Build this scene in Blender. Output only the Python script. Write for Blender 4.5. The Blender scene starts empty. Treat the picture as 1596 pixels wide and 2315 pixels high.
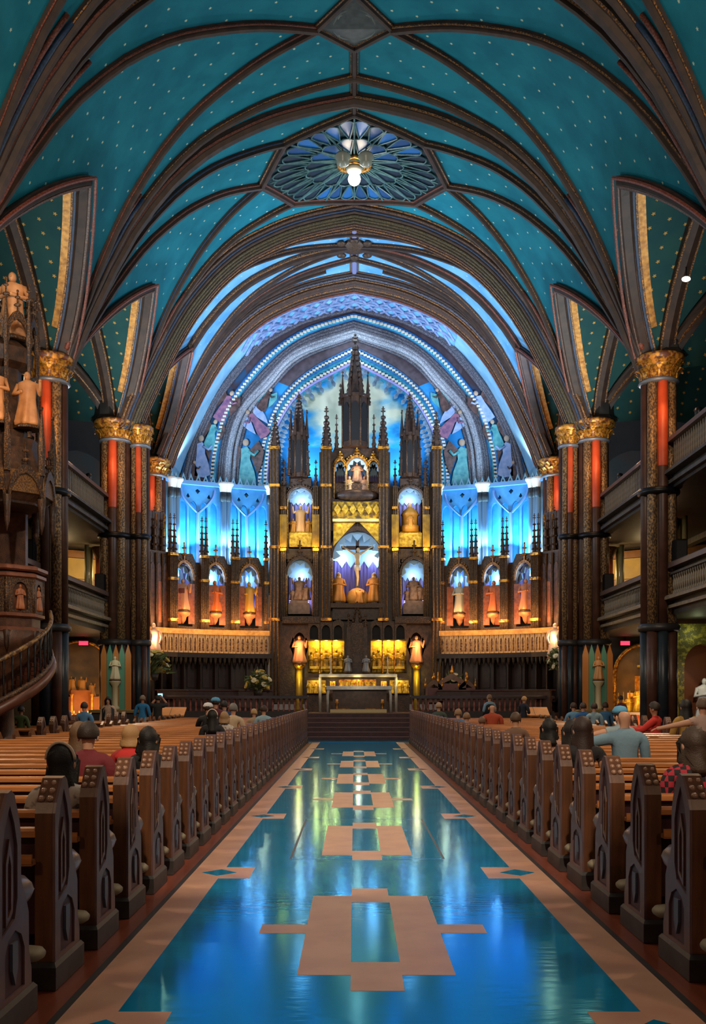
import bpy, bmesh, math, random
import numpy as np
from mathutils import Vector, Matrix
from mathutils.geometry import tessellate_polygon
random.seed(7)
PI = math.pi
S = bpy.context.scene
COL = S.collection

# ------------------------------------------------------------------ camera
F, CX, HY, CH = 2200.0, 801.0, 1575.0, 1.7      # focal length in px of the 1596x2315 frame, vanishing point, eye height
cd = bpy.data.cameras.new('camera')
cd.sensor_fit = 'AUTO'; cd.sensor_width = 36.0
cd.lens = F / 2315.0 * 36.0
cd.shift_x = (798.0 - CX) / 2315.0
cd.shift_y = (HY - 1157.5) / 2315.0
cd.clip_end = 300
cam = bpy.data.objects.new('camera', cd); COL.objects.link(cam)
cam.location = (0, 0, CH); cam.rotation_euler = (PI/2, 0, 0)
S.camera = cam

# ------------------------------------------------------------------ world, exposure
S.view_settings.view_transform = 'Standard'
S.view_settings.look = 'None'
S.view_settings.gamma = 1.0
S.view_settings.use_curve_mapping = False
S.view_settings.exposure = 0.0
w = bpy.data.worlds.new('world'); S.world = w; w.use_nodes = True
w.node_tree.nodes['Background'].inputs[0].default_value = (0.80, 0.62, 0.50, 1)
w.node_tree.nodes['Background'].inputs[1].default_value = 0.10
S.cycles.max_bounces = 4; S.cycles.diffuse_bounces = 2; S.cycles.glossy_bounces = 2
S.cycles.use_adaptive_sampling = True; S.cycles.adaptive_threshold = 0.045
S.cycles.transmission_bounces = 3
S.cycles.sample_clamp_indirect = 4.0
S.cycles.caustics_reflective = False; S.cycles.caustics_refractive = False
S.cycles.use_denoising = True

def lamp(kind, loc, energy, col, size=0.1, aim=None, spot=None, sy=None):
    d = bpy.data.lights.new('lamp', kind); d.energy = energy; d.color = col
    if kind == 'AREA':
        d.size = size
        if sy: d.shape = 'RECTANGLE'; d.size_y = sy
    else:
        d.shadow_soft_size = size
    if kind == 'SPOT': d.spot_size = math.radians(spot or 60); d.spot_blend = 0.6
    o = bpy.data.objects.new('lamp', d); COL.objects.link(o); o.location = loc
    if aim is not None:
        o.rotation_euler = (Vector(aim) - Vector(loc)).to_track_quat('-Z', 'Y').to_euler()
    return o

WARM = (1.0, 0.66, 0.36); AMBER = (1.0, 0.5, 0.16); BLUE = (0.12, 0.45, 1.0); ICE = (0.55, 0.78, 1.0); TEAL = (0.80, 0.95, 1.0)
# unseen area lamp added behind and above the camera to light the nave
lamp('AREA', (0, -6, 14.5), 2600, (1.0, 0.80, 0.60), 0.7, aim=(0, 14, 0))
for s in (-1, 1):      # warm lamps added under the organ loft to brighten the near pews
    lamp('AREA', (s*4.2, 1.2, 4.9), 60, (1.0, 0.66, 0.42), 0.5, aim=(s*3.0, 4.5, 0))
lamp('AREA', (0, 10.5, 15.8), 330, (1.0, 0.84, 0.66), 4.0, aim=(0, 18, 0))  # unseen overhead lamp added as soft fill for the nave floor
# up-lights on the gallery cornices washing the nave vault
for s in (-1, 1):
    for y, e in ((11, 50), (18, 80), (24, 165), (31.2, 400)):
        lamp('AREA', (s*8.0, y, 9.4), e, TEAL, 0.8, aim=(-s*3.0, y + 1.5, 19))
# warm spots on the gallery fronts shining down on the pews
for s in (-1, 1):
    for y in (14, 22, 30):
        lamp('SPOT', (s*8.6, y, 9.3), 1150, (1.0, 0.72, 0.46), 0.25, aim=(s*2.2, y - 2.5, 0), spot=95)
# blue flood lamps of the sanctuary, on the inner side of the arches
for s in (-1, 1):
    lamp('SPOT', (s*7.3, 36.6, 10.5), 3600, (0.62, 0.76, 1.0), 0.3, aim=(-s*4.0, 40.5, 18.5), spot=120)
    lamp('SPOT', (s*7.5, 42.5, 11.6), 420, (0.72, 0.86, 1.0), 0.15, aim=(s*6.6, 42.3, 15.2), spot=75)
    lamp('SPOT', (s*2.4, 44.2, 11.6), 680, (0.50, 0.78, 1.0), 0.2, aim=(s*1.2, 45.3, 14.6), spot=120)
    lamp('SPOT', (s*5.6, 41.6, 12.4), 230, (0.40, 0.70, 1.0), 0.2, aim=(s*4.6, 44.3, 14.0), spot=110)
lamp('SPOT', (0, 42.3, 18.4), 160, (0.60, 0.84, 1.0), 0.3, aim=(0, 44.6, 15.6), spot=120)

# ------------------------------------------------------------------ helpers
def lin(h):
    if isinstance(h, str):
        h = h.lstrip('#'); c = [int(h[i:i+2], 16)/255 for i in (0, 2, 4)]
    else:
        c = [x/255 for x in h]
    return tuple(x/12.92 if x <= 0.04045 else ((x+0.055)/1.055)**2.4 for x in c) + (1.0,)

def P(px, py, d):
    return Vector(((px-CX)*d/F, d, CH + (HY-py)*d/F))

MATS = {}
def mat(name, col, rough=0.55, metal=0.0, col2=None, scale=6.0, bump=0.0, bscale=40.0, emit=0.0, ecol=None, thr=None, spec=0.5, metal2=None, stretch=None, coat=0.0):
    if name in MATS: return MATS[name]
    m = bpy.data.materials.new(name); m.use_nodes = True; MATS[name] = m
    nt = m.node_tree; b = nt.nodes['Principled BSDF']
    b.inputs['Base Color'].default_value = lin(col)
    b.inputs['Roughness'].default_value = rough
    b.inputs['Metallic'].default_value = metal
    b.inputs['Specular IOR Level'].default_value = spec
    if coat: b.inputs['Coat Weight'].default_value = coat; b.inputs['Coat Roughness'].default_value = 0.1
    co = None
    def coords():
        nonlocal co
        if co is None:
            t = nt.nodes.new('ShaderNodeTexCoord')
            mp = nt.nodes.new('ShaderNodeMapping')
            if stretch: mp.inputs['Scale'].default_value = stretch
            nt.links.new(t.outputs['Object'], mp.inputs['Vector']); co = mp.outputs['Vector']
        return co
    if col2 is not None:
        n = nt.nodes.new('ShaderNodeTexNoise'); n.inputs['Scale'].default_value = scale; n.inputs['Detail'].default_value = 3
        nt.links.new(coords(), n.inputs['Vector'])
        r = nt.nodes.new('ShaderNodeValToRGB')
        lo, hi = thr if thr else (0.35, 0.65)
        r.color_ramp.elements[0].position = lo; r.color_ramp.elements[1].position = hi
        r.color_ramp.elements[0].color = lin(col); r.color_ramp.elements[1].color = lin(col2)
        nt.links.new(n.outputs['Fac'], r.inputs['Fac']); nt.links.new(r.outputs['Color'], b.inputs['Base Color'])
        if metal2 is not None:
            r2 = nt.nodes.new('ShaderNodeValToRGB')
            r2.color_ramp.elements[0].position = lo; r2.color_ramp.elements[1].position = hi
            r2.color_ramp.elements[0].color = (metal,)*3 + (1,); r2.color_ramp.elements[1].color = (metal2,)*3 + (1,)
            nt.links.new(n.outputs['Fac'], r2.inputs['Fac']); nt.links.new(r2.outputs['Color'], b.inputs['Metallic'])
    if bump:
        n = nt.nodes.new('ShaderNodeTexNoise'); n.inputs['Scale'].default_value = bscale; n.inputs['Detail'].default_value = 2
        nt.links.new(coords(), n.inputs['Vector'])
        bp = nt.nodes.new('ShaderNodeBump'); bp.inputs['Strength'].default_value = bump; bp.inputs['Distance'].default_value = 0.03
        nt.links.new(n.outputs['Fac'], bp.inputs['Height']); nt.links.new(bp.outputs['Normal'], b.inputs['Normal'])
    if emit:
        b.inputs['Emission Color'].default_value = lin(ecol or col); b.inputs['Emission Strength'].default_value = emit
    return m

def mat_stars(name, base, base2, dot, su, sv, r, rough=0.7):
    """painted vault web: a staggered grid of little stars on the UV map (metres)"""
    m = bpy.data.materials.new(name); m.use_nodes = True; nt = m.node_tree; b = nt.nodes['Principled BSDF']
    b.inputs['Roughness'].default_value = rough; b.inputs['Specular IOR Level'].default_value = 0.12
    uv = nt.nodes.new('ShaderNodeUVMap'); sp = nt.nodes.new('ShaderNodeSeparateXYZ'); nt.links.new(uv.outputs[0], sp.inputs[0])
    def M(op, a, bb=None):
        n = nt.nodes.new('ShaderNodeMath'); n.operation = op
        for i, x in enumerate((a, bb)):
            if x is None: continue
            if isinstance(x, (int, float)): n.inputs[i].default_value = x
            else: nt.links.new(x, n.inputs[i])
        return n.outputs[0]
    v = M('DIVIDE', sp.outputs[1], sv); row = M('FLOOR', v)
    u = M('ADD', M('DIVIDE', sp.outputs[0], su), M('MULTIPLY', M('MODULO', row, 2.0), 0.5))
    fu = M('MULTIPLY', M('SUBTRACT', M('FRACT', u), 0.5), su); fv = M('MULTIPLY', M('SUBTRACT', M('FRACT', v), 0.5), sv)
    ang = M('ARCTAN2', fv, fu)
    rr = M('SQRT', M('ADD', M('MULTIPLY', fu, fu), M('MULTIPLY', fv, fv)))
    lim = M('ADD', r*0.72, M('MULTIPLY', M('COSINE', M('MULTIPLY', ang, 5.0)), r*0.28))
    fac = M('LESS_THAN', rr, lim)
    n = nt.nodes.new('ShaderNodeTexNoise'); n.inputs['Scale'].default_value = 1.3; n.inputs['Detail'].default_value = 4
    tc = nt.nodes.new('ShaderNodeTexCoord'); nt.links.new(tc.outputs['Object'], n.inputs['Vector'])
    rp = nt.nodes.new('ShaderNodeValToRGB'); rp.color_ramp.elements[0].position = 0.35; rp.color_ramp.elements[1].position = 0.65
    rp.color_ramp.elements[0].color = lin(base); rp.color_ramp.elements[1].color = lin(base2)
    nt.links.new(n.outputs['Fac'], rp.inputs['Fac'])
    mx = nt.nodes.new('ShaderNodeMix'); mx.data_type = 'RGBA'
    nt.links.new(fac, mx.inputs['Factor']); nt.links.new(rp.outputs['Color'], mx.inputs['A']); mx.inputs['B'].default_value = lin(dot)
    nt.links.new(mx.outputs['Result'], b.inputs['Base Color'])
    return m

class MB:
    def __init__(s): s.v = []; s.f = []; s.uv = None
    def add(s, vs, fs):
        o = len(s.v); s.v.extend([tuple(p) for p in vs]); s.f.extend([tuple(i+o for i in f) for f in fs]); return s
    def box(s, x0, x1, y0, y1, z0, z1):
        vs = [(x, y, z) for z in (z0, z1) for y in (y0, y1) for x in (x0, x1)]
        return s.add(vs, [(0,2,3,1),(4,5,7,6),(0,1,5,4),(2,6,7,3),(0,4,6,2),(1,3,7,5)])
    def cbox(s, x0, x1, y0, y1, z0, z1, c=0.02):
        """box with chamfered upper edges"""
        def ring(z, k): return [(x0+k, y0+k, z), (x1-k, y0+k, z), (x1-k, y1-k, z), (x0+k, y1-k, z)]
        return s.loft([ring(z0, 0), ring(z1-c, 0), ring(z1, c)])
    def loft(s, rings, caps=True, closed=True):
        n = len(rings[0]); vs = [p for r in rings for p in r]; fs = []
        for i in range(len(rings)-1):
            for j in range(n if closed else n-1):
                a = i*n+j; b = i*n+(j+1) % n
                fs.append((a, b, b+n, a+n))
        if caps and closed:
            fs.append(tuple(reversed(range(n)))); fs.append(tuple((len(rings)-1)*n+j for j in range(n)))
        return s.add(vs, fs)
    def lathe(s, prof, n=12, c=(0,0,0), sx=1, sy=1, ph=0):
        return s.loft([[(c[0]+sx*r*math.cos(ph+2*PI*j/n), c[1]+sy*r*math.sin(ph+2*PI*j/n), c[2]+z) for j in range(n)] for r, z in prof])
    def sphere(s, c, r, nu=10, nv=7):
        if not hasattr(r, '__len__'): r = (r, r, r)
        prof = [[(c[0]+r[0]*math.cos(2*PI*j/nu)*math.sin(PI*max(0.02, min(0.98, i/nv))), c[1]+r[1]*math.sin(2*PI*j/nu)*math.sin(PI*max(0.02, min(0.98, i/nv))),
                  c[2]-r[2]*math.cos(PI*i/nv)) for j in range(nu)] for i in range(nv+1)]
        return s.loft(prof)
    def tube(s, path, r, n=6, closed=False, flat=1.0):
        path = [Vector(p) for p in path]; m = len(path)
        rs = r if hasattr(r, '__len__') else [r]*m
        rings = []; N = None
        for i, p in enumerate(path):
            if closed: T = path[(i+1) % m]-path[i-1]
            else: T = path[min(i+1, m-1)]-path[max(i-1, 0)]
            if T.length < 1e-9: T = Vector((0, 0, 1))
            T.normalize()
            if N is None:
                a = Vector((0, 0, 1)) if abs(T.z) < 0.9 else Vector((1, 0, 0)); N = a.cross(T).normalized()
            N = (N - T*N.dot(T))
            if N.length < 1e-6: N = T.orthogonal()
            N.normalize(); B = T.cross(N)
            rings.append([p + (N*math.cos(2*PI*j/n) + B*flat*math.sin(2*PI*j/n))*rs[i] for j in range(n)])
        if closed: rings.append(rings[0]); return s.loft(rings, caps=False)
        return s.loft(rings)
    def sweep(s, path, sec, centre):
        """section (u lateral, v inward) swept along a path; centre(p) gives the point the inside faces"""
        path = [Vector(p) for p in path]; m = len(path); rings = []
        for i, p in enumerate(path):
            T = (path[min(i+1, m-1)]-path[max(i-1, 0)]).normalized()
            N = centre(p)-p; N = (N-T*N.dot(T)).normalized(); B = T.cross(N)
            rings.append([p+B*u+N*v for u, v in sec])
        return s.loft(rings)
    def prism(s, outer, f, w0, w1, holes=(), back=True):
        """polygon outer (u,v) with holes, extruded from w0 to w1; f(u,v,w)->point"""
        loops = [outer]+list(holes)
        tri = tessellate_polygon([[Vector((a, b, 0)) for a, b in l] for l in loops])
        flat = [p for l in loops for p in l]
        n = len(flat); vs = [f(a, b, w0) for a, b in flat]+[f(a, b, w1) for a, b in flat]
        fs = [tuple(t) for t in tri]
        if back: fs += [tuple(i+n for i in reversed(t)) for t in tri]
        o = 0
        for l in loops:
            k = len(l)
            for i in range(k): a, b = o+i, o+(i+1) % k; fs.append((a, b, b+n, a+n))
            o += k
        return s.add(vs, fs)
    def grid(s, rows, uvs=None):
        n = len(rows[0]); o = len(s.v)
        if uvs is not None:
            if s.uv is None: s.uv = []
            s.uv.extend([u for r in uvs for u in r])
        s.v.extend([tuple(p) for r in rows for p in r])
        for i in range(len(rows)-1):
            for j in range(n-1):
                a = o+i*n+j; s.f.append((a, a+1, a+n+1, a+n))
        return s
    def mirror(s):
        s.v = [(-x, y, z) for x, y, z in s.v]; s.f = [tuple(reversed(f)) for f in s.f]; return s

def wloc(o):
    l = Vector((0, 0, 0))
    while o is not None: l += o.location; o = o.parent
    return l

def mesh(name, mb, m, smooth=False, shift=None):
    me = bpy.data.meshes.new(name)
    vs = mb.v if shift is None else [(a-shift.x, b-shift.y, c-shift.z) for a, b, c in mb.v]
    me.from_pydata(vs, [], mb.f)
    if mb.uv is not None:
        ul = me.uv_layers.new(name='UVMap')
        idx = np.empty(len(me.loops), dtype=np.int32); me.loops.foreach_get('vertex_index', idx)
        ul.data.foreach_set('uv', np.array(mb.uv, dtype=np.float32)[idx].ravel())
    bm = bmesh.new(); bm.from_mesh(me); bmesh.ops.recalc_face_normals(bm, faces=bm.faces); bm.to_mesh(me); bm.free()
    if smooth: me.polygons.foreach_set('use_smooth', [True]*len(me.polygons))
    me.materials.append(m)
    return me

def obj(name, mb, m, parent=None, smooth=False, world=True, kind=None, label=None):
    """ONE mesh object; world=True: the mesh is in world coordinates, else local to its parent"""
    sh = wloc(parent) if (parent is not None and world) else None
    o = bpy.data.objects.new(name, mesh(name, mb, m, smooth, sh)); COL.objects.link(o)
    if parent is not None: o.parent = parent
    if kind: o['kind'] = kind
    if label: o['label'] = label
    return o

def inst(name, me, parent, loc, rz=0, scale=None):
    o = bpy.data.objects.new(name, me); COL.objects.link(o); o.parent = parent; o.location = loc; o.rotation_euler = (0, 0, rz)
    if scale: o.scale = scale
    return o

def thing(name, label, cat, loc=(0,0,0), group=None, rz=0):
    o = bpy.data.objects.new(name, None); COL.objects.link(o); o.location = loc; o.rotation_euler = (0, 0, rz); o.empty_display_size = 0.2
    o['label'] = label; o['category'] = cat
    if group: o['group'] = group
    return o

def tag(o, label, cat, group=None):
    o['label'] = label; o['category'] = cat
    if group: o['group'] = group
    return o

def struct(name, mb=None, m=None, smooth=False, label=None):
    if mb is None:
        o = bpy.data.objects.new(name, None); COL.objects.link(o)
    else: o = obj(name, mb, m, None, smooth)
    o['kind'] = 'structure'
    if label: o['label'] = label
    return o

def dup(root, loc, label, group=None, rz=None):
    r = root.copy(); COL.objects.link(r); r.location = loc; r['label'] = label
    if group: r['group'] = group
    if rz is not None: r.rotation_euler = (0, 0, rz)
    for ch in list(root.children):
        c = ch.copy(); COL.objects.link(c); c.parent = r
        for g in list(ch.children):
            e = g.copy(); COL.objects.link(e); e.parent = c
    return r

def smooth_curve(pts, n=40):
    """Catmull-Rom through 2-D/3-D points, n samples"""
    pts = [np.array(p, float) for p in pts]
    q = [2*pts[0]-pts[1]]+pts+[2*pts[-1]-pts[-2]]
    out = []
    for i in range(n):
        t = i/(n-1)*(len(pts)-1); k = min(int(t), len(pts)-2); t -= k
        a, b, c, d = q[k], q[k+1], q[k+2], q[k+3]
        out.append(0.5*((2*b)+(c-a)*t+(2*a-5*b+4*c-d)*t*t+(3*b-a-3*c+d)*t**3))
    return out

def pointed(x0, x1, zs, za, n=7):
    """pointed arch from the left spring over the apex to the right spring"""
    c = (x0+x1)/2; hw = c-x0; h = za-zs; out = []
    for i in range(n+1):
        t = i/n; out.append((c-hw*math.cos(t*PI/2)**0.85 if i < n else c, zs+h*(math.sin(t*PI/2)*0.75+0.25*t)))
    return out+[(2*c-x, z) for x, z in reversed(out[:-1])]

def arch_hole(x0, x1, z0, zs, za, n=6):
    return [(x0, z0)]+pointed(x0, x1, zs, za, n)+[(x1, z0)]
# ------------------------------------------------------------------ materials
wood = mat('pew wood', '#4e301d', 0.36, col2='#674027', scale=3, stretch=(6, 6, .7), bump=.05)
wood_red = mat('pew panel', '#35181a', 0.45, col2='#47222a', scale=5)
wood_top = mat('lit rail wood', '#c07c46', 0.28, col2='#a0663a', scale=4, stretch=(.6, 6, 6))  # rails paler than the pew wood, the light on them put into the colour
plinth_m = mat('dark plinth', '#33302f', 0.5, col2='#403a39', scale=9)
arm_m = mat('polished arm', '#6f6468', 0.28, col2='#5d4d4c', scale=7)
pad_m = mat('kneeler pad', '#7a705c', 0.6, col2='#8f846c', scale=5)
stud_m = mat('worn studs', '#94705a', 0.25, spec=0.8)
rib_m = mat('rib brown', '#2c1d16', 0.6, col2='#3f2a1e', scale=4)
bead_m = mat('rib gilded bead', '#3a2418', 0.5, col2='#a8713a', scale=30, thr=(.46, .58), metal2=.3)
bead_r = mat('rib red bead', '#5e281c', 0.55, col2='#8a4a30', scale=30, thr=(.45, .6))
bead_b = mat('rib blue bead', '#1e2c3e', 0.55, col2='#2a4262', scale=20)
olive_m = mat('olive gilding', '#2a2216', 0.5, col2='#5e5230', scale=30, thr=(.45, .6), metal2=.3)
gold = mat('gold leaf', '#6b3d12', 0.38, 0.35, col2='#e0a23c', scale=9, thr=(.38, .58), metal2=.75, bump=.3, bscale=14)
gold_y = mat('bright gilding', '#b98a1a', 0.4, 0.3, col2='#f0d050', scale=7, metal2=.6, bump=.25, bscale=18)
carved = mat('carved walnut', '#2a1c14', 0.5, col2='#4a3222', scale=6, bump=.35, bscale=16)
carved_g = mat('carved and gilded walnut', '#291b13', 0.48, col2='#7a542c', scale=34, thr=(.48, .66), metal2=.4, bump=.4, bscale=30)
patt = mat('gilded shaft pattern', '#46362a', 0.5, col2='#a8865a', scale=26, thr=(.44, .60), metal2=.3, stretch=(1, 1, .6))
dark_shaft = mat('dark shaft', '#1d2630', 0.4, col2='#2a333b', scale=3)
brown_shaft = mat('brown shaft', '#42281e', 0.45, col2='#52352a', scale=3)
orange_m = mat('vermilion shaft', '#d4552c', 0.5, col2='#c24a26', scale=3)
ring_m = mat('silvered ring', '#6f7680', 0.4, .3)
iron = mat('dark iron', '#15151a', 0.4, .4)
grey_m = mat('gallery grey', '#3a3634', 0.55, col2='#55504b', scale=6, bump=.2, bscale=20)
grey_d = mat('gallery dark', '#24211f', 0.6, col2='#2f2b29', scale=5)
gal_light = mat('gallery moulding', '#6d6152', 0.5, col2='#8b7c66', scale=8)
sky_wall = mat('pale blue wall', '#84bce0', 0.6, col2='#9ccdea', scale=2)
sanct_web = mat_stars('sanctuary web', '#5a9ccc', '#78b4de', '#c9d6df', .62, .7, .04)  # paler than the nave web, white-blue light put into the colour
nave_web = mat_stars('nave web', '#176a7c', '#1f7a8a', '#c6d2b4', .62, .66, .042)
tun_web = mat_stars('arcade web', '#23484a', '#2a504c', '#c89a4c', .40, .46, .055)
cyan_w = mat('cyan lancet', '#30a8e8', 0.5, col2='#44bcf0', scale=3)
blue_w = mat('blue tracery', '#3f8fd0', 0.5, col2='#4fa0dc', scale=3)
white_c = mat('white capital', '#e4e8e8', 0.5, bump=.3, bscale=30)
mould_p = mat('purple brown moulding', '#38363e', 0.5, col2='#6e6c78', scale=30, thr=(.45, .58))
mould_w = mat('grey white moulding', '#6a6c76', 0.5, col2='#b4b6c0', scale=32, thr=(.4, .6))
mould_t = mat('teal moulding', '#1f6f90', 0.5, col2='#3096b0', scale=6)
mould_b = mat('blue moulding', '#1d5f9a', 0.5, col2='#2b74b0', scale=6)
cream_d = mat('cream bosses', '#d8d2c0', 0.5)
carpet_c = mat('cream inlay', '#cda084', 0.36, col2='#c09078', scale=3)
strip_m = mat('dark border strip', '#33302f', 0.4)
redfl = mat('red brown boards', '#85442f', 0.3, col2='#6d3626', scale=2, stretch=(5, .6, 5))
lav = mat('lavender niche', '#8d84b8', 0.6, col2='#6f66a0', scale=5, stretch=(6, 6, .3))
ice_m = mat('ice blue niche head', '#9cc4e0', 0.5)
stone = mat('painted stone', '#b58a58', 0.6, col2='#d2ab78', scale=7, bump=.2)
statue_w = mat('pale statue', '#d7b98c', 0.5, col2='#c09a66', scale=5)
statue_b = mat('bronzed statue', '#6f5240', 0.5, col2='#9a765a', scale=6)
stall_m = mat('stall oak', '#241610', 0.45, col2='#342018', scale=5, stretch=(4, 4, .6), bump=.1)
white_p = mat('white paint', '#d9d4c8', 0.4)
red_sign = mat('red exit lamp', '#ff3b55', 0.5, emit=2.6, ecol='#ff3048')
cream_l = mat('warm candlelight', '#ffcf80', 0.5, emit=4, ecol='#ffb050')

# polished blue linoleum: fine ripples drawn out across the aisle
def floor_blue():
    m = bpy.data.materials.new('polished blue floor'); m.use_nodes = True; nt = m.node_tree; b = nt.nodes['Principled BSDF']
    b.inputs['Roughness'].default_value = 0.13; b.inputs['Specular IOR Level'].default_value = 0.14; b.inputs['Metallic'].default_value = 0.55; b.inputs['Specular Tint'].default_value = (0.10, 0.72, 1.0, 1)
    tc = nt.nodes.new('ShaderNodeTexCoord')
    n = nt.nodes.new('ShaderNodeTexNoise'); n.inputs['Scale'].default_value = 1.2; n.inputs['Detail'].default_value = 3
    nt.links.new(tc.outputs['Object'], n.inputs['Vector'])
    r = nt.nodes.new('ShaderNodeValToRGB'); r.color_ramp.elements[0].color = lin('#10a8e8'); r.color_ramp.elements[1].color = lin('#12b2f2')
    nt.links.new(n.outputs['Fac'], r.inputs['Fac']); nt.links.new(r.outputs['Color'], b.inputs['Base Color'])
    mp = nt.nodes.new('ShaderNodeMapping'); mp.inputs['Scale'].default_value = (2.2, 7, 1)
    nt.links.new(tc.outputs['Object'], mp.inputs['Vector'])
    n2 = nt.nodes.new('ShaderNodeTexNoise'); n2.inputs['Scale'].default_value = 2.2; n2.inputs['Detail'].default_value = 2
    nt.links.new(mp.outputs['Vector'], n2.inputs['Vector'])
    bp = nt.nodes.new('ShaderNodeBump'); bp.inputs['Strength'].default_value = 0.06; bp.inputs['Distance'].default_value = 0.02
    nt.links.new(n2.outputs['Fac'], bp.inputs['Height']); nt.links.new(bp.outputs['Normal'], b.inputs['Normal'])
    return m
floor_b = floor_blue()

# ------------------------------------------------------------------ floor
AX = 0.135                                           # centre of the aisle
fl = struct('floor', MB().box(-17, 17, -6, 37.6, -0.3, -0.004), redfl, label='red brown boarded church floor with blue inlaid aisle')
obj('blue_linoleum', MB().box(AX-1.72, AX+1.72, -2, 37.5, -0.02, 0.0), floor_b, fl)
for s in (-1, 1):
    a, b_ = sorted((AX+s*1.41, AX+s*1.69)); obj('cream_border', MB().box(a, b_, -2, 36.2, -0.01, 0.002), carpet_c, fl)
    a, b_ = sorted((AX+s*1.69, AX+s*1.735)); obj('dark_strip', MB().box(a, b_, -2, 37.4, -0.01, 0.004), strip_m, fl)
def slab(x0, x1, y0, y1, h=.0009): return MB().box(x0, x1, y0, y1, -.008, h)
for k, yc in enumerate((7.12, 11.62, 16.1, 20.2, 24.6, 29.0)):
    fr = MB()
    def fxy(u, v, w_): return (AX+u, yc+v, w_)
    out = [(-.485, -1.18), (-.157, -1.18), (-.157, -1.5), (.157, -1.5), (.157, -1.18), (.485, -1.18), (.485, 1.18), (.157, 1.18), (.157, 1.5), (-.157, 1.5), (-.157, 1.18), (-.485, 1.18)]
    hole = [(-.157, -.89), (.157, -.89), (.157, .92), (-.157, .92)]
    obj('medallion', fr.prism(out, fxy, -.008, .0009, [hole]), carpet_c, fl)
    if k % 2 == 0 or k > 2:
        for s in (-1, 1):
            a, b_ = sorted((AX+s*.485, AX+s*.82)); obj('medallion_arm', slab(a, b_, yc-.13, yc+.14), carpet_c, fl)
for k in range(7):
    yc = 4.95+4.45*k
    for s in (-1, 1):
        a, b_ = sorted((AX+s*1.12, AX+s*1.411)); obj('border_tab', slab(a, b_, yc-.3, yc+.3), carpet_c, fl)
        c = AX+s*1.44
        obj('diamond_inlay', MB().prism([(c-.17, yc), (c, yc-.17), (c+.17, yc), (c, yc+.17)], lambda u, v, w_: (u, v, w_), -.008, .0025), floor_b, fl)
for s in (-1, 1):
    a, b_ = sorted((AX+s*.79, AX+s*.815)); obj('hatch_groove', slab(a, b_, 10.2, 13.5, .0005), strip_m, fl)
for y in (10.2, 13.5): obj('hatch_groove', slab(AX-.8, AX+.8, y-.012, y+.012, .0005), mould_b, fl)
obj('blue_landing', MB().box(-4, 4.3, 36.3, 37.45, -.02, .006), floor_b, fl)

lf = struct('floor_loft', MB().box(-9, 9, -6, 3.1, 5.0, 5.35), mat('loft soffit', '#3a2c24', .6), label='organ loft slab over the entrance end of the nave')
# ------------------------------------------------------------------ vault geometry
TAB = [(0, 19.25), (1.2, 19.02), (2.3, 18.72), (3.25, 18.32), (4.17, 17.82), (5.0, 17.15), (5.6, 16.5), (6.27, 15.62), (6.97, 14.4), (7.67, 12.95), (8.05, 12.1), (8.3, 11.4)]
_t = np.array(smooth_curve(TAB, 240))
def prof(x): return float(np.interp(abs(x), _t[:, 0], _t[:, 1]))
def xinv(z): return float(np.interp(z, _t[::-1, 1], _t[::-1, 0]))
def dz(d): return 0.075*(d-35)
def vz(x, d): return prof(x)+dz(d)
def V(x, d, off=0.0):
    """point on the vault, moved off metres inwards"""
    p = Vector((x, d, vz(x, d)))
    if off:
        n = Vector((0, d, 9.0))-p; p += n.normalized()*off
    return p
def rimz(u): u = min(1.0, abs(u)); return 11.4+3.75*(.5*(1-u)+.5*math.sqrt(1-u*u))
def rimx(u): return xinv(rimz(u))
ctr = lambda p: Vector((0, p.y, 9.0))

brown_dot = mat('brown dotted roll', '#3a2418', .5, col2='#6e4a32', scale=30, thr=(.48, .6))
ceiling = struct('ceiling', label='blue green star-painted rib vault of the nave')
BAYS = [(5.0, 12.5), (12.5, 20.0), (20.0, 27.5), (27.5, 35.0), (35.0, 41.5)]
bar = [-.93+1.86*i/60 for i in range(61)]
_al = np.concatenate([[0], np.cumsum(np.hypot(np.diff(_t[:, 0]), np.diff(_t[:, 1])))])
def arc(x): return float(np.interp(abs(x), _t[:, 0], _al))*(1 if x >= 0 else -1)

def rib(path, w=.24, h=.2, parent=ceiling, beads=(bead_m, bead_m), body=rib_m, name='rib'):
    sec = [(-w*.62, -.06), (-w*.5, h*.35), (-w*.3, h*.5), (-w*.22, h*.9), (0, h), (w*.22, h*.9), (w*.3, h*.5), (w*.5, h*.35), (w*.62, -.06)]
    o = obj(name, MB().sweep(path, sec, ctr), body, parent)
    b = MB(); pv = [Vector(p) for p in path]
    for k, s in enumerate((-1, 1)):
        q = MB(); m = len(pv); pts = []
        for i, p in enumerate(pv):
            T = (pv[min(i+1, m-1)]-pv[max(i-1, 0)]).normalized(); N = ctr(p)-p; N = (N-T*N.dot(T)).normalized(); B = T.cross(N)
            pts.append(p+B*s*w*.44+N*h*.42)
        obj('bead', q.tube(pts, w*.1, 5), beads[k], o)
    return o

def plan_path(x0, d0, x1, d1, n=26, off=0.0):
    pts = []
    for i in range(n):
        t = i/(n-1); t = t**0.9 if abs(x0) > abs(x1) else t
        pts.append(V(x0+(x1-x0)*math.sin(t*PI/2), d0+(d1-d0)*math.sin(t*PI/2), off))
    return pts

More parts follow.
